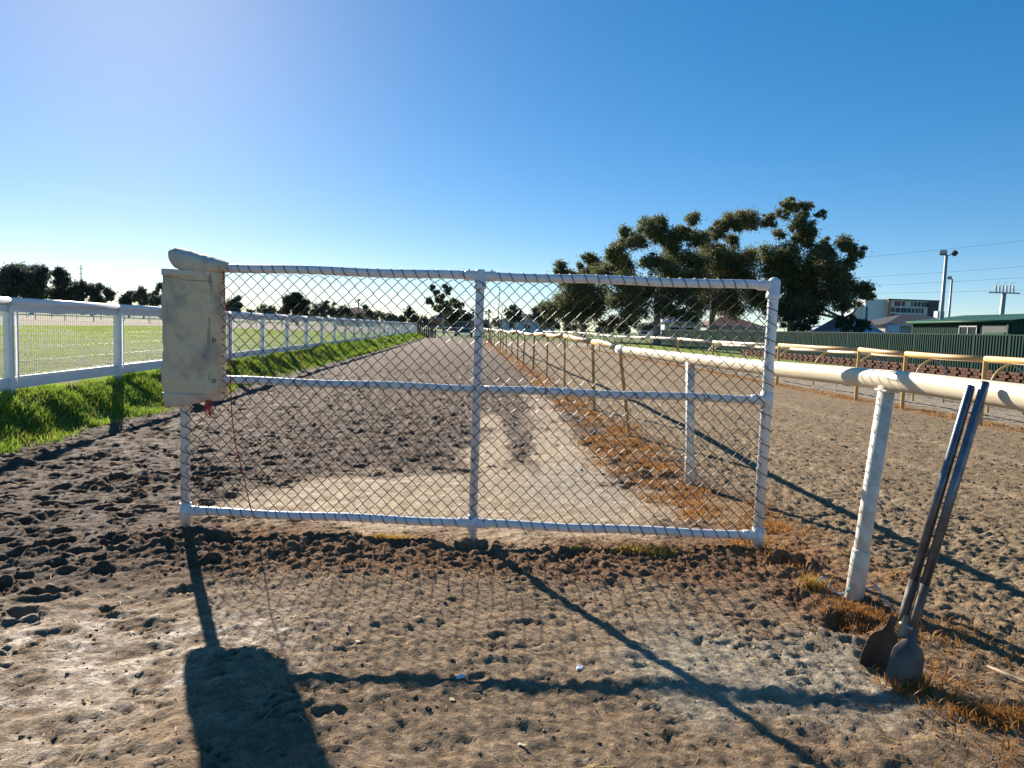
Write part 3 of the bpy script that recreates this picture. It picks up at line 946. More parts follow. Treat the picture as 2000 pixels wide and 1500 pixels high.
clods(20000, (-3.2, 2.2), (1.5, 5.4), (.0015, .0125), 'soil_clods', 'loose crumbs of soil strewn over the ground before the gate',
      lambda x, y: .30 * (1 - .8 * gmask(pale, x, y)) * (.3 + patchy(x, y, .35, 98)) + .5 * gmask(redsoil, x, y) * patchy(x, y, .3, 99) + .4 * gmask(berm, x, y))
clods(13000, (1.2, 9), (2.2, 14), (.005, .026), 'soil_clods', 'loose sand clods strewn over the sand track', lambda x, y: gmask(main, x, y) * .8, 1.4)
clods(8000, (-6, 2), (4, 18), (.006, .030), 'soil_clods', 'loose dark clods kicked up on the churned inner track', lambda x, y: gmask(inner, x, y) * .8, 1.5)


# ------------------------------------------------------------------ grass blades
def blades(name, x, y, h, w, mat, label, lean=.5, seg=2, zoff=0.0):
    n = len(x)
    h = np.broadcast_to(h, (n,)) * RNG.uniform(.55, 1.25, n)
    a = RNG.uniform(0, 2 * np.pi, n)
    ln = RNG.uniform(.1, 1.0, n) * lean * h
    la = RNG.uniform(0, 2 * np.pi, n)
    z = gz(x, y) - .01 + zoff
    ww = np.broadcast_to(w, (n,)) * RNG.uniform(.7, 1.3, n)
    dx, dy = np.cos(a) * ww * .5, np.sin(a) * ww * .5
    lx, ly = np.cos(la) * ln, np.sin(la) * ln
    if seg == 2:
        v = np.stack([np.stack([x - dx, y - dy, z], -1), np.stack([x + dx, y + dy, z], -1),
                      np.stack([x + dx * .75 + lx * .35, y + dy * .75 + ly * .35, z + h * .6], -1),
                      np.stack([x - dx * .75 + lx * .35, y - dy * .75 + ly * .35, z + h * .6], -1),
                      np.stack([x + lx, y + ly, z + h * np.where(ln / h > .8, .75, 1)], -1)], 1)
        f = np.array([[0, 1, 2], [0, 2, 3], [3, 2, 4]])
    else:
        v = np.stack([np.stack([x - dx, y - dy, z], -1), np.stack([x + dx, y + dy, z], -1), np.stack([x + lx, y + ly, z + h], -1)], 1)
        f = np.array([[0, 1, 2]])
    k = v.shape[1]
    ff = (f[None] + k * np.arange(n)[:, None, None]).reshape(-1, 3)
    o_ = link_mesh(name, np_mesh(name, v.reshape(-1, 3), ff, 3, False), mat)
    return tag(o_, label, 'grass', kind='stuff')


def scatter(n, sr, yr, keep=None, fall=1.0):
    y = yr[0] + (yr[1] - yr[0]) * RNG.random(n) ** fall
    s = RNG.uniform(sr[0], sr[1], n)
    x = s - SL * y
    if keep is not None:
        k = RNG.random(n) < np.clip(keep(x, y), 0, 1)
        x, y = x[k], y[k]
    return x, y


x, y = scatter(95000, (-5.75, -4.45), (4.0, 26), lambda x, y: gmask(verge, x, y) * (.35 + .65 * patchy(x, y, .5, 90)), 1.5)
hgt = .040 + .065 * patchy(x, y, .7, 91, .35, .65)
blades('verge_grass', x, y, hgt, .007 + .0003 * y, M['lush'], 'lush bright green grass along the white fence', .8)
x, y = scatter(5000, (-5.6, -4.4), (4.0, 26), lambda x, y: gmask(verge, x, y) * patchy(x, y, .6, 94), 1.5)
blades('dry_stems', x, y, .10, .006 + .0003 * y, M['yellow'], 'straw coloured dry stems among the lush verge grass', 1.0)
x, y = scatter(60000, (-5.65, -4.45), (26, 90), lambda x, y: gmask(verge, x, y), 1.3)
blades('verge_grass', x, y, .10 + .10 * patchy(x, y, 1.5, 92), .02 + .0004 * y, M['lush'], 'bright green grass continuing along the far white fence', .7, 1)
x, y = scatter(150000, (-30, -5.45), (6, 70), lambda x, y: gmask(field, x, y) * (.30 + .70 * patchy(x, y, 4, 93)) * (x > -.78 * y - 3), 1.25)
blades('turf_grass', x, y, .035 + .0007 * y, .008 + .0009 * y, M['turf'], 'short worn turf of the open field', .9, 1)
x, y = scatter(40000, (15.6, 24.6), (14, 95), lambda x, y: gmask(rgrass, x, y), 1.2)
blades('turf_grass', x, y, .06, .05, M['turf'], 'mown grass strip before the block wall', .9, 1)
def strawkeep(x, y): return gmask(strawbed, x, y) * (.06 + .94 * patchy(x, y, .45, 95, .46, .64))
x, y = scatter(80000, (1.2, 3.1), (2.2, 16), strawkeep, 1.3)
blades('dead_grass', x, y, .035 + .025 * patchy(x, y, .4, 97), .006 + .0005 * y, M['straw'], 'orange dead grass around the cream rail posts', 1.5)
x, y = scatter(14000, (1.7, 2.9), (16, 80), strawkeep, 1.5)
blades('dead_grass', x, y, .07, .03, M['straw'], 'orange dead grass along the far tan rail posts', 1.2, 1)
x, y = scatter(26000, (9.15, 9.95), (3, 60), strawkeep, 1.3)
blades('dead_grass', x, y, .06, .022, M['straw'], 'orange dead grass strip below the tan rail', 1.2, 1)
def tuft(cx, cy, rx, ry, n, mat, h, label):
    a = RNG.normal(0, .5, (n, 2))
    blades('grass_tuft', cx + a[:, 0] * rx, cy + a[:, 1] * ry, h, .006, mat, label, 1.1)
tuft(-.80, 4.70, .17, .05, 500, M['yellow'], .035, 'small yellow dry grass tuft under the left gate panel')
tuft(.92, 4.56, .20, .06, 900, M['yellow'], .05, 'wide yellow green grass tuft under the right gate panel')
tuft(.5, 4.58, .14, .05, 220, M['yellow'], .03, 'thin yellow grass tuft beside the gate centre post')
tuft(1.78, 3.99, .06, .05, 260, M['yellow'], .07, 'yellow dry grass tuft at the cream post foot')
tuft(1.70, 2.86, .10, .07, 380, M['straw'], .06, 'orange dry grass tuft around the digger blades')
tuft(1.92, 2.66, .22, .09, 700, M['straw'], .05, 'orange dry grass clump right of the digger')
tuft(1.86, 3.62, .20, .14, 700, M['straw'], .04, 'orange dead grass between cream post and digger')

def litter(n, xr, yr, ln, mat, name, label, keep=None):
    x, y = RNG.uniform(*xr, n), RNG.uniform(*yr, n)
    if keep is not None:
        k = RNG.random(n) < np.clip(keep(x, y), 0, 1); x, y = x[k], y[k]; n = len(x)
    a = RNG.uniform(0, 2 * np.pi, n); L2 = RNG.uniform(*ln, n)
    dx, dy = np.cos(a) * L2, np.sin(a) * L2
    wx, wy = -np.sin(a) * .0016, np.cos(a) * .0016
    z0 = gz(x, y) + .003; z1 = gz(x + dx, y + dy) + .003 + RNG.uniform(0, .008, n)
    v = np.stack([np.stack([x - wx, y - wy, z0], -1), np.stack([x + wx, y + wy, z0], -1), np.stack([x + dx + wx, y + dy + wy, z1], -1), np.stack([x + dx - wx, y + dy - wy, z1], -1)], 1)
    o_ = link_mesh(name, np_mesh(name, v.reshape(-1, 3), np.arange(4 * n).reshape(n, 4), 4, False), mat)
    return tag(o_, label, 'straw', kind='stuff')
litter(1500, (-3, 2.2), (1.5, 5.6), (.012, .07), M['yellow'], 'straw_litter', 'short dry stalks strewn over the trodden soil by the gate', lambda x, y: .25 + .75 * patchy(x, y, .6, 77, .45, .7))
litter(900, (1.0, 2.6), (2.2, 6.5), (.02, .09), M['straw'], 'straw_litter', 'orange dry stalks strewn around the cream posts and digger')

# ------------------------------------------------------------------ white fence on the left bank
wf = empty('white_fence', tuple(at_s(-5.48, 8.588, .4)), 'white capped rail fence with wire mesh on the grass bank', 'fence')
FS, FSP, FY0 = -5.50, 2.705, 8.588 - 2.705 * 4
NB = 33
cap_me = board_me = None
for i in range(NB + 1):
    y = FY0 + i * FSP
    p = at_s(FS, y)
    zg = gzf(p.x, p.y)
    MB().box((p.x, p.y, (1.50 + zg - .1) / 2), (.105, .055, 1.50 - zg + .1), bevel=.006).build('post', M['fence_white'], wf)
    if i == NB: break
    q = at_s(FS, y + FSP)
    ang = math.atan2(q.x - p.x, q.y - p.y)
    mid = (p + q) / 2
    Rz_ = -ang
    ztop = 1.555
    MB().tube([(p.x, p.y, ztop), (q.x, q.y, ztop)], .052, 14, True, 1.0).build('cap_rail', M['fence_white'], wf)
    MB().box((mid.x, mid.y, ztop - .085), (.030, FSP - .06, .085), Rz_, bevel=.004).build('top_board', M['fence_white'], wf)
    zb_ = max(gzf(p.x, p.y), gzf(q.x, q.y)) + .15
    MB().box((mid.x + .0, mid.y, zb_), (.028, FSP - .06, .15), Rz_, bevel=.004).build('kick_board', M['fence_white'], wf)
    wm = MB()
    for k in range(1, 54):
        t = k / 54
        a = p.lerp(q, t)
        wm.tube([(a.x + .030, a.y, zb_ + .05), (a.x + .030, a.y, ztop - .06)], .0021, 3, False, smooth=False)
    for k in range(6):
        z = zb_ + .10 + k * .165
        wm.tube([(p.x + .033, p.y, z), (q.x + .033, q.y, z)], .0018, 3, False, smooth=False)
    wm.box((p.x + .03, p.y + .10, (zb_ + ztop - .1) / 2), (.02, .028, ztop - .1 - zb_), Rz_)
    wm.build('wire_mesh', M['mesh_white'], wf)

# ------------------------------------------------------------------ tan rail across the sand track and the gooseneck rail
tr = empty('running_rail', tuple(at_s(9.5, 12.9, 0)), 'long tan running rail on straight posts along the far side of the sand track', 'rail')
ty = [-3.5, -.6, 2.2, 5, 7.8, 10.4, 12.9, 15.3, 17.2, 21.6, 27.2, 31.5, 36, 40.5, 45, 50, 55, 60, 65, 70, 75, 80, 86]
prev = None
for i, y in enumerate(ty):
    s = 9.52 + .06 * math.sin(i * .9)
    p = at_s(s, y)
    zg = gzf(p.x, p.y)
    zt_ = 1.20 + .02 * math.sin(i * 1.7) + (.05 * math.sin(i * .8) if y > 30 else 0)
    MB().box((p.x, p.y, (zt_ + zg - .1) / 2), (.075, .055, zt_ - zg + .1 - .05), bevel=.012).build('post', M['tanpost'], tr)
    t_ = Vector((p.x, p.y, zt_))
    if prev is not None:
        oval([prev, (prev + t_) / 2 + Vector((.02, 0, -.012)), t_], .048, .055, 12).build('rail_tube', M['cream'] if y > 25 else M['tan'], tr)
    prev = t_
gn = empty('gooseneck_rail', tuple(at_s(11.2, 15, 0)), 'cream rail on curved goosenecks behind the tan rail', 'rail')
gy = [4.8, 7.3, 9.8, 12.4, 14.9, 17.4, 20.0, 22.4, 25.0, 28.0, 31.6]
pts = []
for i, y in enumerate(gy):
    t_ = at_s(11.5, y, 1.10 - .004 * y + .05)
    pts.append(t_)
    zg = gzf(t_.x, t_.y)
    arc = [Vector((t_.x - .42, t_.y, zg - .1)), Vector((t_.x - .42, t_.y, zg + .45)), Vector((t_.x - .39, t_.y, zg + .68)), Vector((t_.x - .30, t_.y, zg + .86)), Vector((t_.x - .16, t_.y, zg + .98)), Vector((t_.x, t_.y, t_.z - .03))]
    MB().tube(smooth_path(arc, 4), .026, 10).build('gooseneck', M['tanpost'], gn)
    MB().tube([Vector((t_.x + .02, t_.y, t_.z - .04)), Vector((t_.x + .30, t_.y, t_.z - .24)), Vector((t_.x + .33, t_.y, t_.z - .32)), Vector((t_.x + .33, t_.y, zg - .1))], .018, 8).build('brace', M['pole'], gn)
for a, b_ in zip(pts[:-1], pts[1:]):
    oval([a, b_], .042, .045, 12).build('rail_tube', M['cream'], gn)
e_ = pts[-1]
MB().tube([e_, e_ + Vector((-.15, .3, -.03)), e_ + Vector((-.3, .55, -.14)), e_ + Vector((-.4, .7, -.30))], [.045, .06, .07, .05], 12).build('end_cap', M['canvas2'], gn)

# ------------------------------------------------------------------ block wall and green sheet fence
FY = [14.0 + 2.25 * i for i in range(33)]
wall = empty('block_wall', tuple(at_s(24.4, 30, -.25)), 'low red brown split block retaining wall under the green fence', 'wall')
mb = MB()
for c in range(4):
    y = 14.0 + (.2 if c % 2 else 0)
    while y < 62:
        p = at_s(24.42, y)
        zg = -.32
        off = random.uniform(-.012, .012)
        mb.box((p.x - .1 + off + (.02 if (int(y / .4) + c) % 2 else -.02), p.y, zg + .07 + c * .145), (.24, .375, .138), random.uniform(-.03, .03), bevel=.018)
        y += .4
o = mb.build('block', M['block'], wall); o['kind'] = 'stuff'
zs = .22
gf = empty('green_fence', tuple(at_s(24.55, 30, zs)), 'dark green ribbed steel fence running above the block wall', 'fence')
prof = []
L_ = 2.25
nrib = 12
pw = (L_ - .08) / nrib
for k in range(nrib):
    a = k * pw
    prof += [(a, 0), (a + pw * .40, 0), (a + pw * .50, .055), (a + pw * .90, .055)]
prof.append((L_ - .08, 0))
vs_, fs = [], []
for (a, d) in prof:
    vs_ += [(-d, a - (L_ - .08) / 2, 0), (-d, a - (L_ - .08) / 2, 1.66)]
for k in range(len(prof) - 1):
    fs.append((2 * k, 2 * k + 1, 2 * k + 3, 2 * k + 2))
panel_me = MB().add(vs_, fs).mesh('panel')
post_me = MB().box((0, 0, .87), (.075, .085, 1.76)).mesh('fence_post')
rail_me = MB().box((-.01, 0, 1.675), (.07, L_ - .09, .06), bevel=.006).mesh('top_rail')
brail_me = MB().box((-.01, 0, .02), (.07, L_ - .09, .05), bevel=.006).mesh('bottom_rail')
fang = math.atan(SL)
for i, y in enumerate(FY):
    p = at_s(24.5, y, zs - .0012 * (y - 30)); q = at_s(24.5, y + L_, zs - .0012 * (y + L_ - 30)); mid = (p + q) / 2
    for me, nm, mt, loc in ((post_me, 'post', 'green_dark', p), (panel_me, 'panel', 'green_sheet', mid), (rail_me, 'top_rail', 'green_sheet', mid), (brail_me, 'bottom_rail', 'green_dark', mid)):
        o = link_mesh(nm, me, M[mt], gf)
        o.location = loc
        o.rotation_euler = (0, 0, fang)
c0 = at_s(24.5, FY[-1] + L_, zs - .06)
gf2 = empty('green_fence', tuple(c0), 'distant end of green fence turning away towards the gum trees', 'fence')
for i in range(12):
    a0 = math.radians(-32)
    p = c0 + Vector((math.sin(-a0) * L_ * i, math.cos(a0) * L_ * i, 0)); mid = p + Vector((math.sin(-a0), math.cos(a0), 0)) * (L_ / 2)
    for me, nm, mt, loc in ((post_me, 'post', 'green_dark', p), (panel_me, 'panel', 'green_sheet', mid), (rail_me, 'top_rail', 'green_sheet', mid)):
        o = link_mesh(nm, me, M[mt], gf2)
        o.location = loc
        o.rotation_euler = (0, 0, a0)

# ------------------------------------------------------------------ shed
def ribbed_wall(a, b_, z0, z1, mat, name, parent, rib=.20, depth=.03):
    a, b_ = Vector((*a, 0)), Vector((*b_, 0))
    d = (b_ - a); Ln = d.length; d.normalize(); nn = Vector((d.y, -d.x, 0))
    n = int(Ln / rib); vs_, fs = [], []
    zt_ = z1 if isinstance(z1, (tuple, list)) else (z1, z1)
    for k in range(n):
        for f_, o_ in ((0, 0), (.65, 0), (.72, depth), (.93, depth)):
            t = (k + f_) / n
            p = a + d * (Ln * t) + nn * o_
            vs_ += [(p.x, p.y, z0), (p.x, p.y, zt_[0] + (zt_[1] - zt_[0]) * t)]
    vs_ += [(b_.x, b_.y, z0), (b_.x, b_.y, zt_[1])]
    for k in range(len(vs_) // 2 - 1): fs.append((2 * k, 2 * k + 2, 2 * k + 3, 2 * k + 1))
    return MB().add(vs_, fs).build(name, mat, parent)
SX0, SX1, SY0, SY1 = 26.3, 33.3, 37.7, 47.2
SXM = (SX0 + SX1) / 2
shed = empty('shed', (SX0, SY0, 0), 'green ribbed steel shed with roller door behind the fence', 'shed')
ribbed_wall((SX0, SY1), (SX0, SY0), -.3, 2.74, M['green_shed'], 'wall', shed)
ribbed_wall((SX0, SY0), (SXM, SY0), -.3, (2.74, 3.22), M['green_shed'], 'wall', shed)
ribbed_wall((SXM, SY0), (SX1, SY0), -.3, (3.22, 2.74), M['green_shed'], 'wall', shed)
ribbed_wall((SX1, SY0), (SX1, SY1), -.3, 2.74, M['green_shed'], 'wall', shed)
ribbed_wall((SX1, SY1), (SXM, SY1), -.3, (2.74, 3.22), M['green_shed'], 'wall', shed)
ribbed_wall((SXM, SY1), (SX0, SY1), -.3, (3.22, 2.74), M['green_shed'], 'wall', shed)
def slab(quad, th, mat, name, parent):
    q = [Vector(p) for p in quad]; nn = (q[1] - q[0]).cross(q[2] - q[0]).normalized() * th
    vs_ = q + [p + nn for p in q]
    return MB().add(vs_, [(3, 2, 1, 0), (4, 5, 6, 7), (0, 1, 5, 4), (1, 2, 6, 5), (2, 3, 7, 6), (3, 0, 4, 7)]).build(name, mat, parent)
slab([(SX0 - .2, SY1 + .2, 2.73), (SX0 - .2, SY0 - .2, 2.73), (SXM, SY0 - .2, 3.26), (SXM, SY1 + .2, 3.26)], .05, M['green_roof'], 'roof', shed)
slab([(SXM, SY1 + .2, 3.26), (SXM, SY0 - .2, 3.26), (SX1 + .2, SY0 - .2, 2.73), (SX1 + .2, SY1 + .2, 2.73)], .05, M['green_roof'], 'roof', shed)
MB().tube([(SX0 - .24, SY0 - .2, 2.70), (SX0 - .24, SY1 + .2, 2.70)], .08, 8).build('gutter', M['green_roof'], shed)
w = MB().box((SX0 - .06, 41.2, 1.95), (.05, 1.55, .95)).build('window', M['glass'], shed)
for dy in (-.79, 0, .79): MB().box((SX0 - .10, 41.2 + dy, 1.95), (.05, .06, 1.0)).build('frame', M['pole'], w)
MB().box((SX0 - .10, 41.2, 2.44), (.05, 1.64, .07)).build('frame', M['pole'], w)
MB().box((SX0 - .06, 38.95, 1.15), (.06, 2.05, 2.75)).build('door_frame', M['dark_metal'], shed)
for k in range(9):
    MB().box((SX0 - .13, 38.85, .1 + k * .24), (.05, 1.62, .21), bevel=.02).build('roller_slat', M['green_roof'], shed)
MB().box((SX0 - .10, 37.86, 1.25), (.10, .14, 2.9)).build('corner_trim', M['green_roof'], shed)

# ------------------------------------------------------------------ poles and lines
def light_pole(x, y, h, lean, r, heads, label):
    e0 = empty('light_pole', (x, y, gzf(x, y)), label, 'light pole', 'floodlight poles behind the green fence')
    t_ = Vector((x + lean, y, h))
    MB().tube([(x, y, -.4), t_], [r * 1.35, r], 12).build('pole', M['pole'], e0)
    for sx, az, tl in heads:
        c = t_ + Vector((sx, -.12, .12))
        Mx = Matrix.Rotation(az, 3, 'Z') @ Matrix.Rotation(tl, 3, 'X')
        hd = MB().box(c, (.42, .30, .30), M=Mx, bevel=.06).build('lamp_head', M['dark_metal'], e0)
        MB().box(c + Mx @ Vector((0, -.16, 0)), (.36, .02, .25), M=Mx).build('lens', M['lens'], hd)
        MB().tube([t_ + Vector((0, 0, -.1)), c], .03, 6).build('bracket', M['dark_metal'], e0)
light_pole(27.0, 45.2, 6.95, .0, .095, ((-.28, -.5, -.15), (.42, 1.2, .7)), 'tall grey light pole with two floodlights rising behind the green fence')
light_pole(46.2, 76, 8.2, .0, .10, ((-.35, -.3, -.2),), 'shorter looking grey light pole with one floodlight beyond the shed')
light_pole(27.4, 100, 8.9, .0, .07, ((-.3, -.3, -.2),), 'thin white light pole standing before the gum trees') 
light_pole(36.5, 101, 9.2, .1, .08, ((-.3, -.3, -.2),), 'slim grey light pole standing close before the tallest gum tree')
pp = empty('power_pole', (102, 150, 0), 'grey power pole with cross arm and tall insulators', 'power pole')
MB().tube([(102, 150, -1), (102.3, 150, 12.2)], [.55, .42], 12).build('pole', M['pole'], pp)
MB().box((102.3, 150, 12.3), (6.6, .3, .28), bevel=.05).build('cross_arm', M['pole'], pp)
for k in (-1.7, -.25, 1.2):
    for dx in (0, .75):
        ins = MB()
        ins.tube([(102.3 + k + dx, 150, 12.4), (102.3 + k + dx - .12, 150, 13.9)], .13, 8)
        for j in range(5): ins.tube([(102.3 + k + dx - .02 * j, 150, 12.6 + j * .25), (102.3 + k + dx - .02 * j, 150, 12.68 + j * .25)], .22, 8)
        ins.build('insulator', M['insul'], pp)
    MB().tube([(102.3 + k - .15, 150, 13.9), (102.3 + k + .3, 150, 14.4), (102.3 + k + .7, 150, 14.6)], .05, 6).build('insulator_horn', M['pole'], pp)
for k, (z0, z1, zs_) in enumerate(((23.5, 14.2, -1.4), (20.5, 12.5, -1.2), (31, 18, -1.6), (16.5, 12.0, -1.0))):
    pts = []
    for i in range(25):
        t = i / 24
        pts.append((150 - 110 * t + k, 150 + 40 * t, z0 + (z1 - z0) * t + zs_ * 4 * t * (1 - t)))
    o = MB().tube(pts, .028, 4).build('power_line', M['dark_metal'])
    tag(o, ('second highest thin power line over the shed', 'third highest thin power line over the shed', 'highest thin power line sloping up over the shed', 'lowest thin power line just above the shed roof')[k if k != 1 else 1], 'power line', 'overhead power lines')

# ------------------------------------------------------------------ apartment block and houses
def part_box(name, c, size, mat, parent, rz=0): return MB().box(c, size, rz).build(name, mat, parent)
ap = empty('apartment_block', (165, 300, 0), 'pale multi storey apartment block with dark and red panels', 'building')
AX0, AX1, AY = 156.5, 177.5, 300
part_box('facade_wall', ((AX0 + AX1) / 2, AY + 6, 8.9), (AX1 - AX0, 12, 19.5), M['bldg_grey'], ap)
part_box('roof', ((AX0 + AX1) / 2, AY + 5.7, 18.8), (AX1 - AX0 + .8, 13, .5), M['bldg_dark'], ap)
part_box('stair_tower', (152.2, AY + 9, 9.0), (8.55, 14, 19.6), M['bldg_white'], ap)
part_box('stair_tower', (147.4, AY + 12, 8.2), (5.6, 14, 18.0), M['bldg_white'], ap)
part_box('stair_window', (148.7, AY + 1.95, 11), (.7, .15, 9), M['bldg_dark'], ap)
part_box('corner_wall', (157.0, AY - .12, 8.9), (1.1, .3, 19.4), M['bldg_orange'], ap)
random.seed(21)
for fl in range(7):
    z = 1.2 + fl * 2.65
    part_box('floor_band', ((AX0 + AX1) / 2 + .6, AY - .1, z + 1.25), (AX1 - AX0 - 1.4, .25, .35), M['bldg_white'], ap)
    x = AX0 + 1.5
    while x < AX1 - 4.6:
        wd = random.choice((.7, .9, 1.2, 1.9))
        k = random.random()
        mt = 'bldg_dark' if k < .5 else ('glass' if k < .68 else ('bldg_red' if k < .84 else 'bldg_white'))
        nm = {'bldg_dark': 'window', 'glass': 'window', 'bldg_red': 'panel', 'bldg_white': 'panel'}[mt]
        part_box(nm, (x + wd / 2, AY - .08, z), (wd, .22, 1.9), M[mt], ap)
        x += wd + random.uniform(.15, .7)
part_box('end_bay', (AX1 - 2.2, AY - .3, 9.6), (4.2, .6, 17.6), M['bldg_dark'], ap)
random.seed(33)
def house(x0, x1, y0, y1, he, hr, wall, roof, label, nwin=2, zb=-.4):
    h_ = empty('house', ((x0 + x1) / 2, y0, 0), label, 'house')
    part_box('wall', ((x0 + x1) / 2, (y0 + y1) / 2, (he + zb) / 2), (x1 - x0, y1 - y0, he - zb), M[wall], h_)
    ov = .5
    ym = (y0 + y1) / 2; in_ = (y1 - y0) * .45
    A = [(x0 - ov, y0 - ov, he), (x1 + ov, y0 - ov, he), (x1 + ov, y1 + ov, he), (x0 - ov, y1 + ov, he), (x0 + in_, ym, hr), (x1 - in_, ym, hr)]
    MB().add(A, [(0, 1, 5, 4), (1, 2, 5), (2, 3, 4, 5), (3, 0, 4), (3, 2, 1, 0)]).build('roof', M[roof], h_)
    MB().tube([(x0 - ov, y0 - ov, he - .04), (x1 + ov, y0 - ov, he - .04)], .09, 6).build('gutter', M['roof_pale'], h_)
    for k in range(nwin):
        xx = x0 + (x1 - x0) * (k + .7) / (nwin + .4)
        wi = part_box('window', (xx, y0 - .03, he * .55), (1.5, .08, 1.3), M['glass'], h_)
        part_box('sill', (xx, y0 - .09, he * .55 - .7), (1.7, .12, .1), M['bldg_white'], wi)
    return h_
h1 = house(48.0, 60.0, 92, 102, 3.5, 5.1, 'house', 'roof_grey', 'two toned beige house with dark hipped roof and verandah', 2)
part_box('pillar', (48.4, 91.3, 1.3), (1.5, .7, 4.2), M['bldg_white'], h1); part_box('pillar', (52.6, 91.4, 1.5), (.8, .5, 3.8), M['bldg_white'], h1)
part_box('chimney', (57, 96, 4.9), (.9, .9, 1.5), M['bldg_white'], h1)
house(61, 70, 100, 110, 3.4, 5.0, 'house', 'roof_grey', 'grey roofed house showing above the shed roof', 2)
house(41.5, 47.2, 90, 100, 1.9, 4.3, 'bldg_white', 'roof_pale', 'white house with pale blue metal roof beside beige house', 1)
house(46.5, 53, 112, 120, 2.2, 3.6, 'house', 'roof_pale', 'low house with pale metal roof among the gum trunks', 1)
house(27.0, 33.5, 128, 138, 3.4, 5.6, 'bldg_white', 'roof_pale', 'white gabled house glimpsed under the gum trees', 2)
house(36.0, 46, 132, 142, 3.2, 5.2, 'house', 'roof_red', 'brown roofed house glimpsed between the gum trunks', 3)
house(-48, -38, 190, 200, 3.4, 5.6, 'house', 'roof_red', 'distant brown roofed house beyond the white fence end', 2)
house(-4, 12, 210, 222, 3.6, 5.8, 'bldg_white', 'roof_grey', 'distant pale house with grey roof beyond the track end', 3)
house(-24, -10, 205, 215, 3.4, 6.2, 'bldg_orange', 'roof_red', 'distant brick house behind the dark bushes at the track end', 2)

# ------------------------------------------------------------------ trees
PX = 1387.0
def world_at(u, v, d):
    """point at distance d whose bearing and height suit the blob list below (2000 px wide sketch)"""
    a = math.radians(2.0); du, dv = (u - 1000) / PX, (750 - v) / PX
    cx = du * math.cos(a) - dv * math.sin(a); cy = du * math.sin(a) + dv * math.cos(a)
    p = math.radians(4.53)
    fwd = math.cos(p) + cy * math.sin(p); up = -math.sin(p) + cy * math.cos(p)
    return Vector((cx / fwd * d, d, 1.45 + up / fwd * d))


def leaf_cloud(blobs, dens, size, flat=.72, droop=.6, shell=.45, aspect=.5):
    """many small leaf faces gathered in uneven clumps"""
    out = []
    for (c, r) in blobs:
        sub = max(9, int(15 * (r / 1.5) ** 1.5))
        k = RNG.normal(0, 1, (sub, 3)); k /= np.linalg.norm(k, axis=1)[:, None]
        k *= (RNG.random(sub)[:, None] ** .45) * r * .85
        k[:, 2] = k[:, 2] * flat * 1.15
        n = int(dens * r * r)
        wsz = RNG.uniform(.14, .40, sub) * (1 + .35 * (k[:, 2] / r))
        wgt = wsz ** 2; wgt /= wgt.sum()
        wi = RNG.choice(sub, n, p=wgt)
        q = RNG.normal(0, .62, (n, 3)) * (wsz[wi] * r)[:, None]
        q[:, 2] = q[:, 2] * .85 + .04 * r
        pts = np.array(c)[None] + k[wi] + q
        st = RNG.random(n) < .03
        pts[st] = np.array(c)[None] + RNG.normal(0, .5, (int(st.sum()), 3)) * r * np.array([1, 1, flat])
        out.append(pts)
    p = np.concatenate(out)
    n = len(p)
    a = RNG.normal(0, 1, (n, 3)); a[:, 2] -= droop; a /= np.linalg.norm(a, axis=1)[:, None]
    b_ = RNG.normal(0, 1, (n, 3)); b_ -= a * (a * b_).sum(1)[:, None]; b_ /= np.linalg.norm(b_, axis=1)[:, None]
    s = size * RNG.uniform(.6, 1.4, n)[:, None]
    v = np.stack([p - b_ * s * aspect * .6 - a * s * .35, p + a * s * .75, p + b_ * s * aspect * .6 - a * s * .35], 1)
    return v.reshape(-1, 3), np.arange(3 * n).reshape(n, 3)


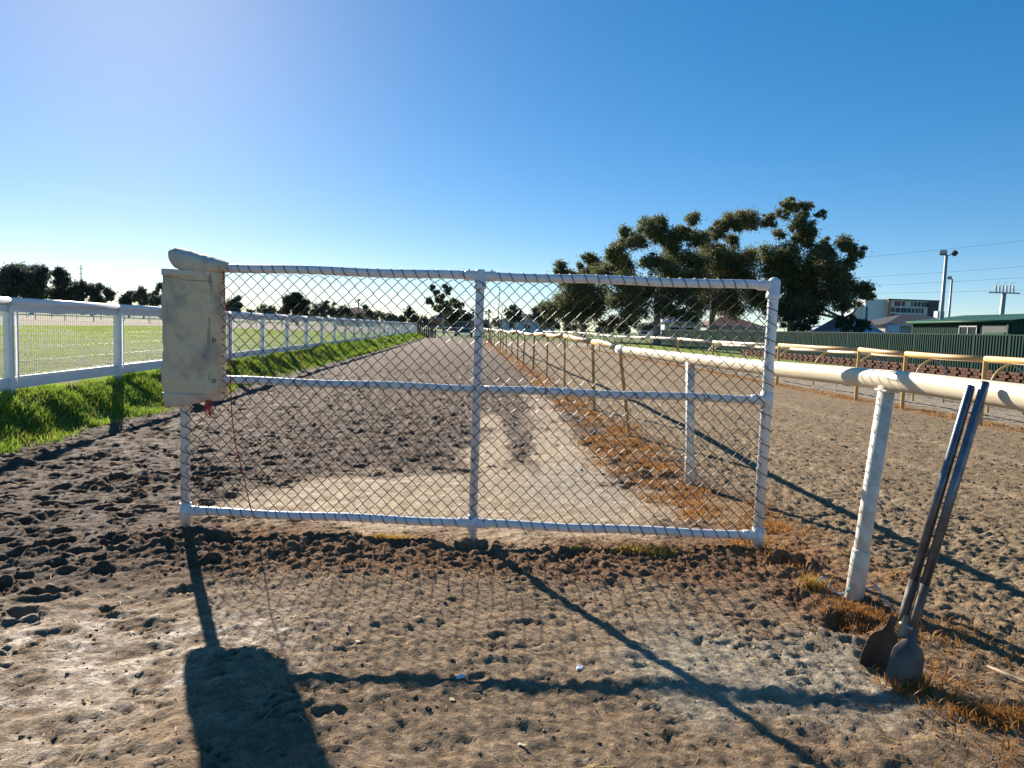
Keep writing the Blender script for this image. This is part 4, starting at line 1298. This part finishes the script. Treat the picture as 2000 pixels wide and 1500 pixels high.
def tree(name, label, d, trunk_u, blobs, mat, dens, size, cat='tree', group=None, bark='bark', trunk_r=.35, base_z=None, depth=.5, flat=.72, droop=.6, aspect=.5, limbs=True, fork=.42):
    W = []
    for (u, v, r) in blobs:
        rr = r * d / PX * (1.30 if limbs else 1.15)
        c = world_at(u, v, d)
        c.y += random.uniform(-1, 1) * depth * 4 * rr ** .5
        W.append((c, rr))
    b0 = world_at(trunk_u, 650, d)
    bz = gzf(b0.x, d) if base_z is None else base_z
    root = empty(name, (b0.x, d, bz), label, cat, group)
    v, f = leaf_cloud(W, dens, size, flat, droop, .45, aspect)
    link_mesh('crown', np_mesh('crown', v, f, 3, False), mat, root)
    top = max(c.z for c, r in W); low = min(c.z for c, r in W)
    mx = sum(c.x for c, r in W) / len(W)
    fz = bz + (top - bz) * fork
    kn = [Vector((b0.x, d, bz - .3)), Vector((b0.x + (mx - b0.x) * .12, d + .1, bz + (fz - bz) * .5)), Vector((b0.x + (mx - b0.x) * .4, d, fz))]
    tk = MB().tube(smooth_path(kn, 4), [trunk_r * (1.25 - .55 * i / 8) for i in range(9)], 9)
    if limbs:
        done = [(kn[2], trunk_r * .62), (kn[1].lerp(kn[2], .55), trunk_r * .66)]
        for c, r in sorted(W, key=lambda q: (q[0] - kn[2]).length):
            cand = [(q, rq) for q, rq in done if q.z < c.z + .3 * r] or done[:2]
            st, rs = min(cand, key=lambda q: (q[0] - c).length + .25 * abs(q[0].y - c.y))
            h_ = c - st
            side_ = Vector((random.uniform(-1, 1), random.uniform(-1, 1), random.uniform(-.6, .1))) * (.14 * h_.length)
            path = smooth_path([st, st + h_ * .5 + side_, c], 3)
            r0 = min(rs * .75, trunk_r * .45); r1 = max(.035, r0 * .45)
            tk.tube(path, [r0 + (r1 - r0) * i / (len(path) - 1) for i in range(len(path))], 5, False)
            done.append((c, r1))
            for _ in range(5):
                tip = c + Vector((random.uniform(-1, 1), random.uniform(-1, 1), random.uniform(-.3, .8))) * (r * .8)
                tk.tube([path[-2], (path[-1] + tip) / 2 + Vector((0, 0, -.05 * r)), tip], [r1 * .7, r1 * .45, r1 * .15], 4, False)
    tk.build('trunk', M[bark], root)
    return root


GUM = 'gum trees behind the green fence'
tree('gum_tree', 'leftmost slender gum tree of the large grove, open wispy crown', 116, 1140,
     [(1097, 522, 15), (1108, 545, 17), (1092, 540, 9), (1150, 508, 15), (1164, 527, 18), (1135, 520, 9), (1140, 545, 22), (1130, 572, 30), (1165, 585, 28), (1106, 588, 22), (1150, 610, 26), (1085, 606, 18), (1120, 612, 24), (1068, 612, 14)],
     M['gum_a'], 760, .26, group=GUM, trunk_r=.4)
tree('gum_tree', 'broad gum tree with several pale leaning trunks behind the fence corner', 101, 1284,
     [(1217, 462, 15), (1240, 478, 20), (1208, 480, 12), (1263, 447, 17), (1290, 440, 19), (1283, 462, 18), (1310, 468, 22), (1332, 458, 15), (1353, 432, 13), (1340, 448, 11), (1358, 468, 20), (1202, 502, 20), (1188, 498, 11), (1188, 535, 24), (1225, 520, 24), (1262, 512, 18),
      (1322, 502, 24), (1290, 535, 26), (1352, 512, 24), (1222, 562, 28), (1262, 575, 30), (1312, 570, 34), (1205, 592, 20), (1350, 560, 32), (1240, 605, 22), (1295, 605, 24), (1335, 610, 24)],
     M['gum_a'], 760, .26, group=GUM, trunk_r=.5, bark='bark_pale')
tree('gum_tree', 'gum tree with layered flat brown tinted crown in the grove', 109, 1385,
     [(1396, 456, 16), (1410, 448, 16), (1428, 438, 18), (1450, 430, 20), (1474, 430, 20), (1492, 440, 14), (1501, 425, 9), (1380, 470, 12), (1400, 488, 20), (1440, 470, 14), (1372, 480, 10), (1387, 518, 30), (1430, 515, 28), (1470, 505, 20), (1400, 560, 36), (1450, 555, 36), (1370, 592, 26), (1430, 598, 28), (1480, 585, 26)],
     M['gum_b'], 760, .26, group=GUM, trunk_r=.45)
tree('gum_tree', 'tallest gum tree of the grove with separate tiers of foliage', 99, 1545,
     [(1524, 404, 12), (1536, 399, 12), (1534, 417, 12), (1560, 405, 12), (1580, 408, 13), (1592, 424, 9), (1572, 420, 9), (1545, 445, 19), (1570, 450, 17), (1585, 462, 12), (1522, 460, 11), (1555, 470, 18), (1578, 478, 11), (1505, 498, 22), (1540, 505, 28), (1575, 515, 28), (1520, 540, 34), (1560, 558, 36), (1500, 570, 30), (1540, 600, 28), (1590, 500, 18), (1510, 608, 22)],
     M['gum_a'], 760, .26, group=GUM, trunk_r=.5)
tree('gum_tree', 'dense gum tree at the right edge of the grove with pale leaning trunk', 95, 1652,
     [(1626, 470, 10), (1645, 478, 16), (1662, 490, 14), (1640, 490, 14), (1618, 498, 17), (1655, 508, 14), (1672, 517, 8), (1650, 520, 15), (1612, 535, 26), (1645, 535, 18), (1625, 562, 26), (1655, 568, 20), (1600, 585, 30), (1635, 592, 22), (1680, 568, 17), (1690, 580, 10), (1684, 595, 8), (1662, 540, 9), (1575, 605, 26), (1670, 575, 12)],
     M['gum_b'], 720, .26, group=GUM, trunk_r=.55, bark='bark_pale', fork=.3)
for u, d, b, lab in ((1640, 88, [(1650, 632, 14), (1666, 628, 15), (1680, 634, 13), (1658, 642, 14), (1676, 642, 14)], 'rounded dark shrub beside the pale gum trunk'),
                     (1560, 93, [(1540, 628, 14), (1565, 622, 16), (1590, 628, 14), (1555, 640, 14), (1580, 640, 14)], 'brownish shrubbery between gum trunks'),
                     (1215, 118, [(1200, 628, 14), (1225, 620, 18), (1215, 638, 14), (1240, 632, 14)], 'dark shrub below the leaning gum trunks'),
                     (1180, 122, [(1170, 634, 9), (1182, 632, 10), (1190, 638, 8)], 'small olive green bush on the lawn'),
                     (1065, 150, [(1058, 630, 9), (1068, 632, 10), (1078, 634, 8)], 'low olive green bush by the far white rail')):
    tree('shrub', lab, d, u, b, M['olive'] if 'olive' in lab else M['dense'], 672, 0.26, cat='shrub', trunk_r=.08, limbs=False, flat=.9)
# trees across the field and at the end of the track
FAR = 'trees far across the field'
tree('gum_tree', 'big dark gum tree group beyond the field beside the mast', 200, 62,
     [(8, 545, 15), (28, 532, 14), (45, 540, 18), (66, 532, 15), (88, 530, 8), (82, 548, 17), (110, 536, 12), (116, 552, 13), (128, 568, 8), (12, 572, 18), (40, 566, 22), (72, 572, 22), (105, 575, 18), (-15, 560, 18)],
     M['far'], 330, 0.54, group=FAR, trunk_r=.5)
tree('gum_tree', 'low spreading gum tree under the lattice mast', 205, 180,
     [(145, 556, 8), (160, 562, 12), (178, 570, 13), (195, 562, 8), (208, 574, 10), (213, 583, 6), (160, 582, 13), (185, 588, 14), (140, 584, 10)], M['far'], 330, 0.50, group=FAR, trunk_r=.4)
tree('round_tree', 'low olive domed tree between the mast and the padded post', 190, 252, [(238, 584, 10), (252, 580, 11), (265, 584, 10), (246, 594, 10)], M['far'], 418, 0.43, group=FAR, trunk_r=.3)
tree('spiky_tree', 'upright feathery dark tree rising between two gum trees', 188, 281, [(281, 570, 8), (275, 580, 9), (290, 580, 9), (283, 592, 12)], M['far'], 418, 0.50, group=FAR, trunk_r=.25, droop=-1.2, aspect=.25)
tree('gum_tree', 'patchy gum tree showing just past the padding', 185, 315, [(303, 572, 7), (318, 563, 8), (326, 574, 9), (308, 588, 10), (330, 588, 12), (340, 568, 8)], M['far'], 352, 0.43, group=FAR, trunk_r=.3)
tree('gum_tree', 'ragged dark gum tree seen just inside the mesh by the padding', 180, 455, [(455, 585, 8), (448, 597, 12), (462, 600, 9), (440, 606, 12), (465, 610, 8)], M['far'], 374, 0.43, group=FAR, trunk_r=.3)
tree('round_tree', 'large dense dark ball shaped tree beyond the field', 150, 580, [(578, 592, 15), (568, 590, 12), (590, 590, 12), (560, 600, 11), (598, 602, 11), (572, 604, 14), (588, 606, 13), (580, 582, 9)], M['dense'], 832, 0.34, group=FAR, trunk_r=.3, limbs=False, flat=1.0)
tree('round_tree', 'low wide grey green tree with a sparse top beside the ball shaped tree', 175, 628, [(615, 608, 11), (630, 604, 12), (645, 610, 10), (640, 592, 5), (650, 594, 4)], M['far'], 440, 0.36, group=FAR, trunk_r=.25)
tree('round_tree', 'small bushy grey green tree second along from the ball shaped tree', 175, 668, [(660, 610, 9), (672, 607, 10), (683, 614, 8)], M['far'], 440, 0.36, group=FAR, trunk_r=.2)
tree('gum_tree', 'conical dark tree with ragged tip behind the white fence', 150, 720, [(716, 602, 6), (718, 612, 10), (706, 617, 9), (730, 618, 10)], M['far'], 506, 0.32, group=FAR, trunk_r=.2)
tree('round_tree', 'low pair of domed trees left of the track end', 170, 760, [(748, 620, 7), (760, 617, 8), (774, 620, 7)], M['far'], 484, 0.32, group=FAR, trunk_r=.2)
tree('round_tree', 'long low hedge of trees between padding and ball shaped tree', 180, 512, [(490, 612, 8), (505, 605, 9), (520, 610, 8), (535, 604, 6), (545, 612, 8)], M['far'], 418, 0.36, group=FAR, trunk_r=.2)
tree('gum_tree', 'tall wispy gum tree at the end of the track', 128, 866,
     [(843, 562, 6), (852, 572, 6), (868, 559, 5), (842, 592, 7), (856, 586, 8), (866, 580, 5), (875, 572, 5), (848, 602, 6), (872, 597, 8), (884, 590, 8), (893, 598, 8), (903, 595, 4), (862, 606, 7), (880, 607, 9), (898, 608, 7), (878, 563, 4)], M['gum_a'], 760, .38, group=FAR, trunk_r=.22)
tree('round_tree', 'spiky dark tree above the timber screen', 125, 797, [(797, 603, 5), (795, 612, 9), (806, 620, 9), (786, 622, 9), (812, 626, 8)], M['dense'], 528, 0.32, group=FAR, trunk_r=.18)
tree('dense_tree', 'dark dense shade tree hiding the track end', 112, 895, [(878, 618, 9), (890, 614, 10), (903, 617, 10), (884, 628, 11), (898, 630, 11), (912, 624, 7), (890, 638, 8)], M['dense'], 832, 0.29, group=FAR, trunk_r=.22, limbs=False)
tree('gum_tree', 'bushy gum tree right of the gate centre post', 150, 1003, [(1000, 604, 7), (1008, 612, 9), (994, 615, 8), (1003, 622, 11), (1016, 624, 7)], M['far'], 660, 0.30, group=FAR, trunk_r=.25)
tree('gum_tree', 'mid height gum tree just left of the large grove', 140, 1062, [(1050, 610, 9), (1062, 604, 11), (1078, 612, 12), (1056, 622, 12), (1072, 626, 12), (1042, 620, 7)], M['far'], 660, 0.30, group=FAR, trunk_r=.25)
def palm(u, v, d, label):
    c = world_at(u, v, d)
    e0 = empty('palm_tree', (c.x, d, 0), label, 'tree', FAR)
    MB().tube([(c.x, d, -.3), (c.x + .1, d, c.z * .5), (c.x, d, c.z)], [.25, .18, .15], 7).build('trunk', M['bark'], e0)
    mb_ = MB()
    for k in range(26):
        a = k * 2.4; el = random.uniform(-.3, 1.0)
        dv = Vector((math.cos(a) * math.cos(el), math.sin(a) * math.cos(el), math.sin(el)))
        p0 = Vector((c.x, d, c.z)); p1 = p0 + dv * 1.0; p2 = p1 + dv * .7 + Vector((0, 0, -.5))
        w_ = dv.cross(Vector((0, 0, 1))).normalized() * .22
        mb_.add([p0, p1 - w_, p1 + w_, p2], [(0, 1, 2), (1, 3, 2)])
    mb_.build('crown', M['dense'], e0)
palm(955, 611, 170, 'small palm tree just right of the gate centre post')
palm(925, 608, 175, 'small palm tree just left of the gate centre post')
palm(700, 590, 190, 'thin tall palm above the low trees behind the white fence')
# far wooded skyline that reads as one mass
bl = []
for k in range(230):
    u = random.uniform(-420, 1720)
    hz = 640 + (u - 1000) * .0349
    d = random.uniform(300, 380)
    bl.append((world_at(u, hz - random.uniform(1, 11), d), random.uniform(6, 12) * d / PX))
v, f = leaf_cloud(bl, 26, 1.5, .7)
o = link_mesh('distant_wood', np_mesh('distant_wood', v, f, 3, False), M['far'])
tag(o, 'low wooded skyline in haze-paled leaf colour beyond the racecourse', 'trees', kind='stuff')

# masts, timber screen, far rails, parked van
def mast(u, vt, d, arms, r, label):
    t_ = world_at(u, vt, d)
    e0 = empty('mast', (t_.x, d, 0), label, 'mast')
    MB().tube([(t_.x, d, -.5), t_], [r * 1.4, r * .7], 8).build('pole', M['dark_metal'], e0)
    for k in range(arms):
        z = t_.z - 1.5 - k * 2.2
        MB().box((t_.x, d, z), (2.4 - .3 * k, .12, .16)).build('cross_arm', M['dark_metal'], e0)
mast(158, 517, 300, 3, .22, 'slim steel mast with short cross arms above distant trees')
mast(976, 552, 160, 0, .09, 'very thin tall mast right of the gate centre post')
mast(981, 594, 165, 0, .09, 'shorter thin mast beside the taller one near the palm')
sc_ = empty('timber_screen', tuple(at_s(-5.6, 84, .2)), 'dark brown timber paling screen where the white fence ends', 'fence')
for k in range(9):
    p = at_s(-5.3 + .27 * k * .9, 82 + .1 * k)
    h_ = 1.9 + .15 * math.sin(k * 2.2)
    MB().box((p.x, p.y, h_ / 2 + gzf(p.x, p.y) - .1), (.17, .05, h_), .02 * k).build('paling', M['timber'], sc_)
for zz in (.8, 1.6):
    p, q = at_s(-5.4, 82.1), at_s(-3.2, 83.0)
    MB().box(((p.x + q.x) / 2, (p.y + q.y) / 2, zz), ((q - p).length, .06, .1), math.atan2(q.y - p.y, q.x - p.x)).build('paling_rail', M['timber'], sc_)
def far_rail(a, b_, n, zh, label, rails=(1.0,), mat='fence_white'):
    a, b_ = Vector(a), Vector(b_)
    e0 = empty('far_rail', (a.x, a.y, gzf(a.x, a.y)), label, 'rail')
    for h_ in rails:
        MB().tube([a.lerp(b_, i / 12) + Vector((0, 0, gzf(*a.lerp(b_, i / 12).xy) + zh * h_)) for i in range(13)], .06, 6).build('rail_tube', M[mat], e0)
    for k in range(n + 1):
        p = a.lerp(b_, k / n)
        z = gzf(p.x, p.y)
        MB().box((p.x, p.y, z + zh / 2 - .05), (.09, .09, zh + .1)).build('post', M[mat], e0)
far_rail((-120, 68, 0), (-30, 92, 0), 30, 1.15, 'white rail along the far edge of the turf field', (1.0, .55))
far_rail((-150, 92, 0), (-36, 122, 0), 34, 1.2, 'second white rail beyond the brown strip of the field')
far_rail((-170, 128, 0), (-42, 158, 0), 34, 1.2, 'third white rail farthest across the field')
far_rail((-8, 118, 0), (31, 128, 0), 16, 1.2, 'white rail across the far lawn before the gum trees', (1.0, .55))
far_rail((-12, 90, 0), (-5.5, 90, 0), 4, 1.2, 'short white rail closing the end of the dirt track', (1.0, .5))
kio = empty('horse_float', (-6.9, 98, 0), 'small dark trailer parked in shade at the track end', 'trailer')
part_box('body', (-6.9, 98, 1.25), (2.0, 3.4, 1.5), M['bldg_dark'], kio); part_box('roof', (-6.9, 98, 2.04), (2.1, 3.5, .08), M['pole'], kio)
for sx in (-1, 1):
    for yy in (97.4, 98.7):
        MB().tube([(-6.9 + sx * 1.0, yy, .36), (-6.9 + sx * 1.15, yy, .36)], .36, 14).build('wheel', M['tyre'], kio)
van = empty('parked_van', (25.2, 132, 0), 'white van parked beyond the far white rail', 'van')
MB().box((25.2, 132, 1.15), (4.4, 1.8, 1.3), bevel=.35).build('body', M['vehicle'], van)
MB().box((24.0, 131.08, 1.4), (1.1, .06, .5)).build('window', M['glass'], van)
for xx in (23.7, 26.6):
    MB().tube([(xx, 131.0, .34), (xx, 131.2, .34)], .34, 14).build('wheel', M['tyre'], van)
